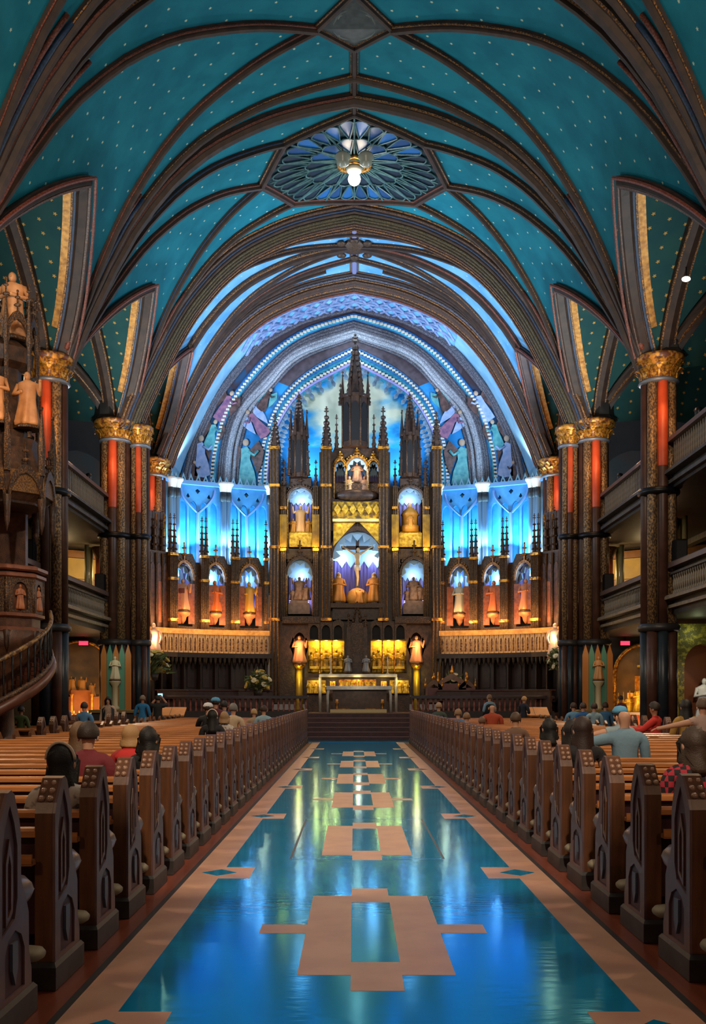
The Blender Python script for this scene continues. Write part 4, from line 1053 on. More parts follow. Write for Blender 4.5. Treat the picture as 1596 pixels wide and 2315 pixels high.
# ------------------------------------------------------------------ wings of the choir screen with six statue niches
ST = {-1: [('striped robed statue with a book', 'one', 'book', '#c8906a', None), ('statue in a vivid orange robe and green cape', 'fold', 'cape', '#d86a24', '#33402c'), ('statue in a golden robe with a dark cape', 'one', 'staff', '#d8a03a', '#2c3436')],
      1: [('pink robed statue with crossed arms', 'fold', None, '#d88a5c', None), ('statue in a red and orange robe with a green cape', 'one', 'cape', '#d8723a', '#3a4a30'), ('white robed statue with a dark brown cape', 'fold', 'cape', '#cfc0a0', '#4a3424')]}
for s in (-1, 1):
    side = 'left' if s < 0 else 'right'
    N = [(s*9.1, 39.9), (s*8.0, 41.2), (s*6.75, 42.05), (s*5.45, 42.65), (s*3.85, 43.05)]
    cs = thing('choir_screen', '%s wing of the carved gilded choir screen with three statue niches and stalls' % side, 'choir screen', (s*6.0, 42.8, 1.05))
    ZT = 7.55
    for k in range(4):
        g0, L = seg_frame(N[k], N[k+1])
        f = lambda u, v, w_, g0=g0: g0(u, 1.7+(v-1.7)*.985, w_)
        q = L/2; nw = .40
        if k:
            hole = arch_hole(q-nw, q+nw, 4.75, 6.75, 7.5, 6)
            obj('screen_panel', MB().prism([(0, 4.5), (L, 4.5), (L, ZT), (q+.55, ZT), (q+.4, ZT+.35), (q-.4, ZT+.35), (q-.55, ZT), (0, ZT)], f, -.1, .2, [hole]), carved_g, cs)
            niche(cs, f, q-nw, q+nw, 4.75, 6.75, 7.5, .72)
            gable(cs, f, q-nw, q+nw, 6.75, 7.5, .2, mat('amber gable', '#6e4420', .45, col2='#b07c3c', scale=20, thr=(.42, .6), metal2=.35), fin=.75)
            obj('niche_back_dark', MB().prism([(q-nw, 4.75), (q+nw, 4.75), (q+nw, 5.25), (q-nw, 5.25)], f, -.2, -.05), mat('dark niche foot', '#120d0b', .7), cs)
            cb_ = f(q, 0, .1)
            obj('corbel', MB().lathe([(.03, 4.82), (.12, 4.95), (.16, 5.1), (.3, 5.18), (.32, 5.3), (.26, 5.31)], 10, (cb_.x, cb_.y, 0)), mat('salmon corbel', '#c07a4c', .5, col2='#d89a66', scale=5), cs, True)
            nm, arms, ex, c1, c2 = ST[s][k-1]
            pos = ['outer', 'middle', 'inner'][k-1]
            statue('saint_statue', '%s, %s %s wall niche' % (nm, pos, side), (cb_.x, cb_.y, 5.31), 1.42, mat('robe '+c1, c1, .5, col2=c1, scale=3), arms, 1.0, 70+k+5*s, ex, hair_m=mat('cape '+c2, c2, .6) if c2 else None)
            c_ = f(q, 7.0, -.45); lamp('POINT', c_, 17, (.5, .75, 1.0), .05)
            c_ = f(q, 5.45, .62); lamp('POINT', c_, 8, (1.0, .5, .16), .05)
            for e in (-1, 1): c_ = f(q+e*.3, 5.7, -.5); lamp('POINT', c_, 8, (.72, .62, 1.0), .05)
        else:
            obj('screen_panel', MB().prism([(0, 4.5), (L, 4.5), (L, 7.9), (0, 7.9)], f, -.1, .2), carved_g, cs)
            for j in range(5):
                u = L*(j+.5)/5
                hh = arch_hole(u-.13, u+.13, 4.7, 7.0, 7.4, 4)
                obj('blind_lancet', MB().prism(hh, f, .2, .23), mat('lancet ground', '#3a2216', .5, col2='#6a3d20', scale=6), cs)
                obj('organ_shaft', MB().tube([f(u+.17, 4.6, .26), f(u+.17, 7.8, .26)], .05, 6), carved_g, cs, True)
            obj('gallery_crest', MB().prism([(0, 7.9), (L, 7.9), (L, 9.6), (0, 9.6)], f, -.3, .0), carved, cs)
            for j in range(4):
                u = L*(j+.5)/4; spire(cs, f, u, 7.9, 9.8, .12, carved_g, 4, w0=.1)
                obj('crest_shaft', MB().tube([f(u+.15, 7.9, .03), f(u+.15, 9.5, .03)], .07, 6), gold if j % 2 else carved_g, cs, True)
        # paired buttress piers with pinnacles between the niches
        for u in ((.12, .3) if k < 2 else (.1, .28, L-.1) if k == 3 else (.1, .28)):
            pier(cs, f, u-.085, u+.085, 4.4, 7.85, .1, .42, m=carved, strings=[5.0, 6.75, 7.8], nm='buttress')
            spire(cs, f, u, 7.85, 9.55, .11, carved, 5, w0=.25, nm='pinnacle')
        for u in (L-.42, .48):
            obj('orange_panel', MB().prism([(u-.14, 4.85), (u+.14, 4.85), (u+.14, 6.6), (u-.14, 6.6)], f, .2, .24), mat('orange screen panel', '#7a3f1e', .45, col2='#a85a28', scale=7), cs)
        # bright cornice, gilded frieze with little arcade and the canopy of the stalls
        obj('cornice', MB().prism([(-.02, 4.4), (L+.02, 4.4), (L+.02, 4.62), (-.02, 4.62)], f, -.1, .55), mat('gold cornice', '#b8843c', .4, col2='#d8a860', scale=6, metal2=.4), cs)
        obj('frieze', MB().prism([(0, 3.55), (L, 3.55), (L, 4.4), (0, 4.4)], f, .1, .34), mat('gilded frieze', '#4a2c18', .45, col2='#a87a4e', scale=16, thr=(.4, .6), metal2=.3, bump=.5, bscale=24), cs)
        n = max(4, int(L/.2)); fa = mesh('frieze_arch', MB().prism([(-.09, 0), (.09, 0), (.09, .8), (-.09, .8)], lambda u, v, w_: (u, -w_, v), 0, .06, [arch_hole(-.06, .06, .08, .48, .66, 3)]), mat('tan frieze arch', '#a8804e', .5, col2='#c8a878', scale=10))
        t_ = f(1, 0, 0)-f(0, 0, 0); rz = math.atan2(t_.y, t_.x)
        pend = mesh('canopy_pendant', MB().lathe([(.01, -.42), (.05, -.3), (.07, -.1), (.09, 0)], 6), stall_m)
        for j in range(n):
            p = f(L*(j+.5)/n, 3.6, .34); o = inst('frieze_arch', fa, cs, p-cs.location, rz if s*0 == 0 else rz)
            if s > 0: o.rotation_euler = (0, 0, rz+PI)
            p = f(L*(j+.5)/n, 3.5, .85); inst('canopy_pendant', pend, cs, p-cs.location)
        obj('canopy', MB().prism([(-.05, 3.38), (L+.05, 3.38), (L+.05, 3.58), (-.05, 3.58)], f, .0, .95), stall_m, cs)
        obj('stall_back', MB().prism([(0, 1.05), (L, 1.05), (L, 3.4), (0, 3.4)], f, .0, .12), stall_m, cs)
        m_ = max(2, int(L/.55))
        for j in range(m_):
            u = L*(j+.5)/m_
            obj('stall_panel', MB().prism(arch_hole(u-.2, u+.2, 2.1, 2.9, 3.2, 4), f, .12, .16), mat('stall panel', '#2c1a14', .5, col2='#3a241c', scale=5), cs)
            obj('stall_divider', MB().prism([(u+.25, 1.05), (u+.3, 1.05), (u+.3, 3.3), (u+.25, 3.3)], f, .12, .5), stall_m, cs)
            obj('stall_seat', MB().prism([(u-.22, 1.48), (u+.22, 1.48), (u+.22, 1.54), (u-.22, 1.54)], f, .12, .55), wood_red, cs)
        # front desk of the stalls
        obj('stall_desk', MB().prism([(0, 1.05), (L*.96, 1.05), (L*.96, 1.95), (0, 1.95)], f, 1.6, 1.7), mat('desk oak', '#2e1a18', .45, col2='#3e2622', scale=5), cs)
        obj('desk_top', MB().prism([(-.02, 1.95), (L*.98, 1.95), (L*.98, 2.0), (-.02, 2.0)], f, 1.35, 1.78), mat('desk rail', '#4a2a24', .4), cs)
        # amber lamps on the cornice and in front of the frieze
        for u in ((.3, L-.3) if k else (.5, 1.2)):
            lamp('POINT', f(u, 5.0, .8), 17, (1.0, .54, .22), .05)
        for u in ((L*.25, L*.75)): lamp('POINT', f(u, 4.2, 1.0), 5, (1.0, .66, .4), .05)
        if k == 0: lamp('POINT', f(.3, 4.1, 1.0), 18, (1.0, .62, .36), .06)
    # white and salmon draped end figures beside the column
    for j, (x_, y_) in enumerate(((8.55, 39.5), (8.2, 39.8))):
        statue('cornice_statue', '%s pale draped figure hanging out at the outer end of the %s choir frieze' % (('outer', 'inner')[j], side), (s*x_, y_, 3.2), 1.5, mat('salmon drapery', '#c88868', .5, col2='#e0c8b0', scale=4), 'down', 1.0, 90+j+s, base_m=carved_g)
        lamp('POINT', (s*(x_-.3), y_-1.0, 4.4), 1.6, (1.0, .62, .42), .05)
# ------------------------------------------------------------------ sanctuary platform, steps, communion rail
step_m = mat('plum carpeted step', '#3a2226', .6, col2='#4a2c30', scale=4)
nose_m = mat('step nosing', '#6b4848', .45)
stp = struct('sanctuary_steps', label='flight of dark plum steps at the end of the blue aisle')
for i in range(6):
    y = 37.5+i*.29
    obj('step', MB().box(-1.85, 2.25, y, 39.4, i*.175 if i else -.02, (i+1)*.175-.02), step_m, stp)
    obj('nosing', MB().box(-1.85, 2.25, y-.02, y+.05, (i+1)*.175-.045, (i+1)*.175), nose_m, stp)
plat = struct('floor_sanctuary', MB().box(-12, 12, 39.3, 48, -.3, 1.05), step_m, label='raised dark floor of the sanctuary')
for s in (-1, 1):
    a, b_ = sorted((s*2.05+.2, s*8.0)); struct('trim_rail', MB().box(a, b_, 38.95, 39.35, -.02, 1.12), mat('rail base', '#1c1517', .5), label='dark plinth below the %s communion rail' % ('left' if s < 0 else 'right'))
    cr_ = thing('communion_rail', '%s dark communion rail with rosy lit balusters' % ('left' if s < 0 else 'right'), 'railing', (s*4.5, 39.1, 1.12))
    obj('top_rail', MB().cbox(a, b_, 38.9, 39.4, 1.62, 1.74, .03), mat('rail oak', '#2a1c1a', .4), cr_)
    bal = mesh('baluster', MB().lathe([(.05, 0), (.05, .06), (.03, .12), (.045, .25), (.03, .38), (.05, .44), (.05, .5)], 6), mat('rosy baluster', '#8a5250', .45, col2='#6b3a30', scale=1.2))
    for i in range(28):
        inst('baluster', bal, cr_, (a+.1+(b_-a-.2)*i/27-s*4.5, 0, 0))
# gilded white-framed altars
alt = thing('high_altar', 'high altar with white frame and golden relief panels below the reredos', 'altar', (U(808), 41.9, 1.05))
K2 = 41.9/F; U2 = lambda px: (px-CX)*K2; Z2 = lambda py: CH+(HY-py)*K2
obj('body', MB().box(U2(690), U2(926), 42.0, 42.42, 1.05, Z2(1532)), carved, alt)
silver = mat('white marble edge', '#a9adae', .35, col2='#c4c4be', scale=6)
obj('mensa', MB().cbox(U2(722), U2(897), 41.6, 42.3, Z2(1531), Z2(1524), .02), silver, alt)
for x in (722, 893): obj('leg', MB().tube([(U2(x+2), 41.7, 1.05), (U2(x+2), 41.7, Z2(1531))], .06, 8), silver, alt, True)
red_g = mat('red gold relief', '#a8451c', .4, col2='#f0b040', scale=7, thr=(.4, .55), metal2=.4)
for x0, x1, y0, y1 in ((694, 736, 1538, 1568), (881, 924, 1538, 1568), (766, 850, 1536, 1553), (746, 758, 1540, 1552), (861, 874, 1540, 1552)):
    o = obj('relief_panel', MB().box(U2(x0), U2(x1), 41.88, 42.0, Z2(y1), Z2(y0)), red_g if x0 > 740 and x0 < 870 else gold_y, alt)
    n = max(1, int((x1-x0)/11))
    for i in range(n): obj('relief_figure', figure(MB(), (U2(x0+(x1-x0)*(i+.5)/n), 41.84, Z2(y1)), (y1-y0)*K2*.9, 1.3, i, 'fold'), gold_y, o, True)
    lamp('POINT', (U2((x0+x1)/2), 41.5, Z2(y0)+.02), 6, (1.0, .66, .2), .04)
for x in (748, 876): obj('candlestick', MB().lathe([(.1, 0), (.03, .05), (.03, .5), (.05, .55), (.025, .56), (.025, .75)], 8, (U2(x), 41.85, Z2(1524))), silver, alt, True)
K3 = 40.4/F; U3 = lambda px: (px-CX)*K3; Z3 = lambda py: CH+(HY-py)*K3
at2 = thing('front_altar', 'free-standing altar table with white top edge and bent white legs', 'altar', (U3(811), 40.4, 1.05))
obj('mensa', MB().cbox(U3(738), U3(886), 40.2, 40.9, Z3(1559), Z3(1551), .02), silver, at2)
for x in (741, 883): obj('leg', MB().tube([(U3(x), 40.3, 1.05), (U3(x), 40.3, Z3(1570)), (U3(x+(3 if x < 800 else -3)), 40.3, Z3(1556))], .055, 8), silver, at2, True)
obj('front_panel', MB().box(U3(752), U3(874), 40.45, 40.6, 1.06, Z3(1560)), mat('altar brown', '#33221c', .5, col2='#44302a', scale=6), at2)
for x in (775, 842):
    gb = MB().lathe([(.05, 0), (.3, .12), (.34, .16), (.3, .16), (.05, .06)], 12, (0, 0, 0))
    b_ = thing('gilded_bowl', 'shallow gilded bowl on the floor before the front altar, %s one' % ('left' if x < 800 else 'right'), 'bowl', (U3(x), 40.0, 1.05)); obj('bowl', gb, gold, b_, True, False)
for x in (762, 864):
    c_ = thing('candle_stand', 'low candle stand at the %s end of the front altar' % ('left' if x < 800 else 'right'), 'candlestick', (U3(x), 40.05, 1.05))
    obj('stand', MB().lathe([(.14, 0), (.14, .03), (.03, .06), (.03, .36), (.09, .4), (.09, .42)], 8), gold, c_, True, False); obj('candle', MB().lathe([(.05, .42), (.05, .54)], 8), mat('candle wax', '#d8a060', .5), c_, True, False)
ft = struct('trim_2', MB().box(U3(748), U3(872), 39.2, 39.32, 1.05, 1.19), mat('pale step edge', '#d0b880', .35), label='pale gilded edge of the altar step')
ft2 = struct('trim_3', MB().box(U3(748), U3(872), 39.16, 39.3, .9, 1.04), mat('navy step face', '#1f2840', .5), label='navy face of the altar step')
lamp('POINT', (U3(811), 39.4, 2.2), 10, (1.0, .8, .5), .06)
lamp('POINT', (4.2, 40.7, 3.0), 9, (1.0, .8, .6), .06)  # unseen lamp added to bring out the gothic chairs
for s in (-1, 1): lamp('POINT', (s*4.2, 38.2, 2.2), 7, (1.0, .7, .6), .06)
# three gothic presidential chairs
for i, (x, h, nm) in enumerate(((981, 1.35, 'small gothic armchair left of the presider chair'), (1022, 1.6, 'wide presider chair with crested back in the sanctuary'), (1056, 1.35, 'small gothic armchair right of the presider chair'))):
    d = 41.8; c_ = thing('gothic_chair', nm, 'chair', ((x-CX)*d/F, d, 1.05)); w_ = .36 if i != 1 else .6
    f = lambda u, v, q: (u, -q, v)
    obj('backrest', MB().prism([(-w_, .45), (w_, .45), (w_, h*.8), (0, h*1.05), (-w_, h*.8)], f, -.06, .0, [[(-w_*.7, .6), (w_*.7, .6), (w_*.7, h*.75), (0, h*.88), (-w_*.7, h*.75)]]), mat('chair oak', '#4a2f22', .45, col2='#5e3c2a', scale=5), c_, False, False)
    obj('back_pad', MB().box(-w_*.72, w_*.72, .0, .05, .55, h*.76), mat('chair pad', '#5a3a3c', .7), c_, False, False)
    obj('seat', MB().cbox(-w_, w_, -.5, .05, .4, .48), mat('chair oak', '#4a2f22'), c_, False, False)
    for a in (-1, 1):
        obj('arm', MB().box(a*w_-.04, a*w_+.04, -.48, .03, .66, .72), mat('chair oak', '#4a2f22'), c_, False, False)
        for y in (-.46, 0): obj('leg', MB().box(a*w_-.035, a*w_+.035, y-.035, y+.035, 0, .7), mat('chair oak', '#4a2f22'), c_, False, False)
        obj('finial', MB().lathe([(.05, h*.78), (.06, h*.84), (.02, h*1.0), (.03, h*1.03), (0.005, h*1.08)], 6, (a*w_, .03, 0)), gold, c_, True, False)
    obj('crest', MB().lathe([(.05, h*1.02), (.09, h*1.08), (.04, h*1.14), (.01, h*1.25)], 6, (0, .03, 0)), gold, c_, True, False)

# ------------------------------------------------------------------ flower arrangements
leaf_m = mat('leaf green', '#3f4d2c', .6, col2='#5c6a3a', scale=8); pet_m = [mat('cream petals', '#d8cfae', .6), mat('yellow petals', '#b8a348', .6)]
for s in (-1, 1): lamp('POINT', (s*7.5, 36.7, 4.3), 12, (1.0, .85, .6), .06)  # unseen lamps added to lift the flowers out of the dark
def bouquet(label, loc, r, n, seed, ph=.9):
    rnd = random.Random(seed); t = thing('flower_arrangement', label, 'flowers', loc)
    obj('stand', MB().lathe([(.22, 0), (.22, .04), (.04, .08), (.04, ph-.3), (.16, ph-.25), (.2, ph), (.17, ph)], 10), mat('urn stand', '#2c2622', .5), t, True, False)
    lm_ = mesh('leaf', MB().add([(0, 0, 0), (.05, .1, .02), (0, .26, 0), (-.05, .1, .02), (0, .1, -.015)], [(0, 1, 4), (1, 2, 4), (2, 3, 4), (3, 0, 4)]), leaf_m)
    fm = [mesh('flower', MB().lathe([(.015, 0), (.05, .02), (.1, .06), (.08, .09), (.03, .07), (.02, .1)], 8), p) for p in pet_m]
    st_ = MB()
    for i in range(n):
        a = rnd.random()*2*PI; e = rnd.random()*1.9-.35; rr = r*(.55+.45*rnd.random())
        v = Vector((math.cos(a)*math.cos(e), math.sin(a)*math.cos(e), math.sin(e)))*rr+Vector((0, 0, ph+r*.35))
        st_.tube([(0, 0, ph-.05), v*.6+Vector((0, 0, ph*.4)), v], .008, 3)
        q = v.to_track_quat('Z', 'Y').to_euler() if False else (v-Vector((0, 0, ph))).to_track_quat('Z', 'Y').to_euler()
        if i % 3 == 0: o = inst('flower', fm[(i//3) % 2 if seed % 2 else 0], t, v); o.rotation_euler = q; o.scale = (1.3,)*3
        else: o = inst('leaf', lm_, t, v*.85+Vector((0, 0, ph*.15))); o.rotation_euler = (rnd.random()*2, rnd.random()*2, a); o.scale = (1.5,)*3
    obj('stems', st_, leaf_m, t, False, False)
    return t
bouquet('tall arrangement of cream and yellow flowers beside the left stone statue', (-7.75, 37.6, 0), .62, 110, 1, 2.6)
bouquet('tall arrangement of white flowers beside the right stone statue', (8.05, 37.4, 0), .62, 110, 2, 2.75)
bouquet('loose pale green arrangement before the left choir stalls', (-4.05, 40.9, 1.05), .55, 80, 3, .95)
bouquet('small pale arrangement behind the presider chair', (4.3, 42.3, 1.05), .45, 60, 4, 1.0)

# ------------------------------------------------------------------ clustered columns
leafy = mesh('capital_leaf', MB().loft([[(-.09, -.02, 0), (.09, -.02, 0), (.09, .02, 0), (-.09, .02, 0)], [(-.11, .0, .2), (.11, .0, .2), (.11, .04, .2), (-.11, .04, .2)], [(-.09, .1, .34), (.09, .1, .34), (.09, .14, .32), (-.09, .14, .32)], [(-.04, .17, .30), (.04, .17, .30), (.04, .18, .27), (-.04, .18, .27)]]), gold)
def column(x, d, zc, r, label, compound=0, zb=3.65, low=True, full=True):
    t = thing('clustered_column', label, 'column', (x, d, 0)); s = -1 if x < 0 else 1
    obj('plinth', MB().lathe([(r*1.5, 0), (r*1.5, .35), (r*1.35, .45), (r*1.3, .8), (r*1.15, .9)], 8, ph=PI/8), plinth_m, t, False, False)
    core = zc-.65
    obj('core', MB().lathe([(r*.72, .85), (r*.72, core+.2)], 12), mat('column core', '#2a2019', .55, col2='#3a2c20', scale=4), t, True, False)
    for k in range(8):
        a = k*PI/4-PI/2; c_, s_ = math.cos(a)*r*.72, math.sin(a)*r*.72
        front = k in (0,); 
        m_ = patt if k % 2 else brown_shaft
        if k == 0: obj('vermilion_lit_length', MB().lathe([(r*.05, core-2.75), (r*.22, core-2.6), (r*.285, core-2.3), (r*.285, core)], 10, (c_, s_, 0)), orange_m, t, True, False)  # vermilion paint stops where the lamp's glow fades, fade put into the shape
        obj('upper_shaft', MB().lathe([(r*.27, zb), (r*.27, core)], 10, (c_, s_, 0)), m_, t, True, False)
        obj('lower_shaft', MB().lathe([(r*.30, .85), (r*.30, zb-.1)], 10, (c_, s_, 0)), dark_shaft if k % 2 == 0 else brown_shaft, t, True, False)
    obj('band', MB().lathe([(r*1.06, zb-.12), (r*1.14, zb-.05), (r*1.14, zb+.03), (r*1.0, zb+.1)], 16), mat('shaft band', '#2c2a2c', .45), t, True, False)
    obj('waist_ring', MB().lathe([(r*1.0, 7.35), (r*1.12, 7.4), (r*1.12, 7.48), (r*1.0, 7.55)], 16), iron, t, True, False)
    obj('neck_ring', MB().lathe([(r*1.0, core-.02), (r*1.1, core+.03), (r*1.0, core+.1)], 16), ring_m, t, True, False)
    cp = obj('capital', MB().lathe([(r*.95, core+.1), (r*.98, core+.3), (r*1.2, core+.55), (r*1.32, core+.6), (r*1.36, core+.68), (r*1.36, core+.74), (r*1.2, core+.78)], 16), mat('capital red gold', '#5c2c14', .45, col2='#c98a34', scale=8, thr=(.42, .58), metal2=.5), t, True, False)
    for row, (zz, rr, n) in enumerate(((core+.1, r*.97, 12), (core+.3, r*1.02, 12))):
        for k in range(n):
            a = 2*PI*(k+.5*row)/n; o = inst('capital_leaf', leafy, cp, (rr*math.cos(a), rr*math.sin(a), zz), a-PI/2); o.scale = (r/.5*.95, r/.5, .85)
    obj('impost', MB().lathe([(r*1.05, core+.78), (r*.8, core+.95), (r*.75, core+1.9), (r*.3, core+2.4)], 8, (s*r*.5, 0, 0), ph=PI/8), mat('impost dark', '#201914', .6), t, False, False)
    return t
CAPS = [(12.5, 10.9), (20.0, 11.05), (27.5, 11.15), (35.0, 11.45), (41.6, 11.7)]
NAMES = {20.0: 'clustered gilded column nearest the camera on the %s', 27.5: 'tall gilded column with a vermilion shaft %s', 35.0: 'column carrying the chancel arch on the %s', 41.6: 'column carrying the apse arch on the %s'}
for s in (-1, 1):
    sd = 'left' if s < 0 else 'right'
    for d, zc in CAPS[1:]:
        if d == 27.5: lb = 'tall gilded column with a vermilion shaft, %s' % ('behind the pulpit' if s < 0 else 'in front of the gilded side altar')
        else: lb = NAMES[d] % (sd+' side')
        column(s*8.6, d, zc, .52 if d < 34 else (.56 if d < 40 else .56), lb)
        if d == 35.0: column(s*7.75, d+.2, zc-.12, .36, 'slimmer inner shaft cluster under the chancel arch on the %s side' % sd)
        if d > 20: 
            lamp('POINT', (s*8.1, d-1.35, zc-.95), 34, (1.0, .50, .2), .08)
            lamp('SPOT', (s*8.35, d-1.25, zc-.4), 60, (1.0, .52, .22), .05, aim=(s*8.55, d-.4, zc-3.2), spot=50)

# ------------------------------------------------------------------ galleries over the side aisles
g_up = mesh('gallery_baluster', MB().box(-.035, .035, -.05, .05, 0, .78), gal_light)
g_lo = mesh('gallery_baluster', MB().lathe([(.05, 0), (.05, .08), (.03, .14), (.05, .3), (.03, .46), (.05, .52), (.05, .6)], 6), gal_light)
BAYN = [(5.0, 12.0), (12.9, 19.5), (20.5, 27.0), (28.0, 34.4), (35.6, 39.2)]
ORD = ['first', 'second', 'third', 'fourth', 'last']
for s in (-1, 1):
    sd = 'left' if s < 0 else 'right'
    for bi, (a, b_) in enumerate(BAYN):
        if bi == 4: continue
        zz = .0
        for lv in (0, 1):
            lvl = ('lower', 'upper')[lv]
            g = thing('gallery_parapet', '%s gallery parapet on the %s, %s bay from the camera' % (lvl, sd, ORD[bi]), 'parapet', (s*9.0, (a+b_)/2, (4.0, 7.5)[lv]))
            x0, x1 = sorted((s*8.85, s*9.1)); xo0, xo1 = sorted((s*8.6, s*9.2)); xi0, xi1 = sorted((s*8.72, s*8.84))
            if lv == 0:
                obj('fascia', MB().box(x0, x1, a-.5, b_+.5, 4.0, 4.5), grey_d, g)
                obj('moulding', MB().cbox(xo0, xo1, a-.3, b_+.3, 4.38, 4.5, .04), gal_light, g); obj('moulding', MB().box(*sorted((s*8.72, s*9.1)), a-.3, b_+.3, 4.15, 4.24), gal_light, g)
                obj('back_board', MB().box(*sorted((s*8.95, s*9.1)), a-.5, b_+.5, 4.5, 5.3), grey_m, g)
                obj('top_rail', MB().cbox(*sorted((s*8.7, s*9.15)), a-.5, b_+.5, 5.26, 5.42, .03), mat('rail top rosy', '#5a4640', .4), g)
                obj('mid_rail', MB().box(*sorted((s*8.76, s*8.96)), a-.5, b_+.5, 5.08, 5.14), grey_m, g)
                n = int((b_-a)/.17)
                for i in range(n): inst('baluster', g_lo, g, (s*8.86-s*9.0, a+(b_-a)*(i+.5)/n-(a+b_)/2, .5))
            else:
                obj('fascia', MB().box(x0, x1, a-.5, b_+.5, 7.5, 8.0), grey_d, g)
                obj('moulding', MB().cbox(xo0, xo1, a-.3, b_+.3, 7.86, 7.98, .04), grey_m, g); obj('moulding', MB().box(*sorted((s*8.72, s*9.1)), a-.3, b_+.3, 7.6, 7.7), grey_m, g)
                obj('back_board', MB().box(*sorted((s*8.95, s*9.1)), a-.5, b_+.5, 7.98, 8.8), grey_d, g)
                obj('top_rail', MB().cbox(*sorted((s*8.7, s*9.15)), a-.5, b_+.5, 8.76, 8.9, .03), mat('rail top rosy', '#5a4640'), g)
                n = int((b_-a)/.17)
                for i in range(n): inst('baluster', g_up, g, (s*8.88-s*9.0, a+(b_-a)*(i+.5)/n-(a+b_)/2, .48))
    for lv, z in ((0, 4.05), (1, 7.55)):
        x0, x1 = sorted((s*9.05, s*14.0)); gf = struct('floor_gallery', MB().box(x0, x1, 5, 38.6, z, z+.3), grey_d, label='%s side %s gallery floor slab' % (sd, ('lower', 'upper')[lv]))
        obj('soffit_beam', MB().box(*sorted((s*12.4, s*12.7)), 5, 37.0, z-.2, z+.01), grey_m, gf)
    x0, x1 = sorted((s*14.0, s*14.3)); ow = struct('wall_'+sd, MB().box(x0, x1, 2, 42, -.1, 16.2), mat('aisle wall', '#1c1816', .8, col2='#26201d', scale=1.5), label='dark %s aisle wall behind the galleries' % sd)
    # end wall of the aisle, canted, with a painted altar bay below and a lit ochre panel above
    E0, E1 = (s*9.4, 39.4), (s*14.2, 36.2)
    f, L = seg_frame(E0, E1)
    ew = struct('wall_aisle_'+sd, MB().prism([(-.2, 0), (L, 0), (L, 16), (-.2, 16)], f, -.3, 0), mat('aisle wall', '#2c2420'), label='canted %s aisle end wall with altar and ochre panel' % sd)
    obj('ochre_panel', MB().prism([(.1, 6.35), (L, 6.35), (L, 7.15), (.1, 7.15)], f, .0, .06), mat('ochre plaster', '#b08a34', .6, col2='#9c7a2c', scale=2), ew)
    obj('wood_dado', MB().prism([(.1, 4.4), (L, 4.4), (L, 6.33), (.1, 6.33)], f, 0, .09), mat('gallery dado', '#7a4f26', .5, col2='#8c5c2c', scale=3), ew)
    obj('wood_frieze', MB().prism([(.1, 7.17), (L, 7.17), (L, 7.45), (.1, 7.45)], f, 0, .1), mat('gallery dado', '#7a4f26'), ew)
    lamp('POINT', f(1.2, 6.6, 1.3), 60, (1.0, .74, .36), .1); lamp('POINT', f(2.6, 6.9, 1.2), 18, (1.0, .74, .36), .1)
    # dim painting high in the upper gallery
    obj('dim_painting', MB().prism(arch_hole(.5, 3.2, 9.0, 10.2, 11.4, 6), f, 0, .05), mat('dim mural', '#3a2a22', .7, col2='#2a3430', scale=1.2), ew)
    # posts on the lower gallery
    for d, x in ((31.2, s*10.0), (37.2, s*9.65)):
        gp = thing('gallery_post', '%s side russet gallery post by the %s column' % (sd, 'gilded' if d < 32 else 'chancel arch'), 'post', (x, d, 4.35))
        obj('shaft', MB().lathe([(.24, .2), (.24, 2.6)], 12), mat('russet shaft', '#7a3a24', .4, col2='#94492c', scale=3), gp, True, False)
        obj('base', MB().cbox(-.3, .3, -.3, .3, 0, .2), gal_light, gp, False, False)
        obj('capital', MB().lathe([(.24, 2.6), (.26, 2.7), (.38, 2.95), (.38, 3.05)], 12), carved_g, gp, True, False)
        for e in (-1, 1):
            obj('side_shaft', MB().lathe([(.09, 0), (.09, 3.1)], 8, (s*.5, e*.28, 0)), mat('olive shaft', '#6d6844', .5), gp, True, False)
        lamp('POINT', (x-s*.5, d-1.1, 6.7), 12, (1.0, .55, .28), .08)
    # loudspeakers on the columns
    for d in (27.5, 35.0):
        sp = thing('loudspeaker', 'small black loudspeaker on the lower gallery beside the %s %s column' % (sd, 'gilded' if d < 30 else 'chancel arch'), 'speaker', (s*8.95, d-.72 if d < 30 else d-.7, 5.42))
        obj('cabinet', MB().cbox(-.16, .16, -.16, .16, 0, .6, .02), iron, sp, False, False); obj('grille', MB().box(-.13, .13, -.175, -.16, .05, .54), mat('speaker grille', '#0c0c0e', .7), sp, False, False)
        cam_ = thing('spotlight', 'small theatre spotlight on the upper gallery rail by the %s %s column' % (sd, 'gilded' if d < 30 else 'chancel arch'), 'lamp', (s*8.95, d-2.2, 8.9))
        obj('housing', MB().lathe([(.09, 0), (.11, .2), (.1, .3), (.02, .34)], 8), iron, cam_, True, False); obj('lens', MB().lathe([(.085, -.01), (.085, .01)], 8), mat('spot lens', '#8fb4c8', .3, emit=.6), cam_, False, False)
    # red exit lamps
    for x, y, z, lb in ((s*11.2, 34.5, 6.5, 'red exit lamp in the lower gallery behind the %s gilded column' % sd), (f(1.75, 0, .5).x, f(1.75, 0, .5).y, 3.68, 'red exit lamp over the %s aisle altar painting' % sd)):
        es = thing('exit_sign', lb, 'sign', (x, y, z)); obj('housing', MB().cbox(-.2, .2, 0, .1, 0, .22, .01), iron, es, False, False); obj('lit_face', MB().box(-.18, .18, -.012, 0, .03, .19), red_sign, es, False, False)
        obj('bracket', MB().tube([(0, .05, .2), (0, .05, .4)], .02, 5), iron, es, False, False)
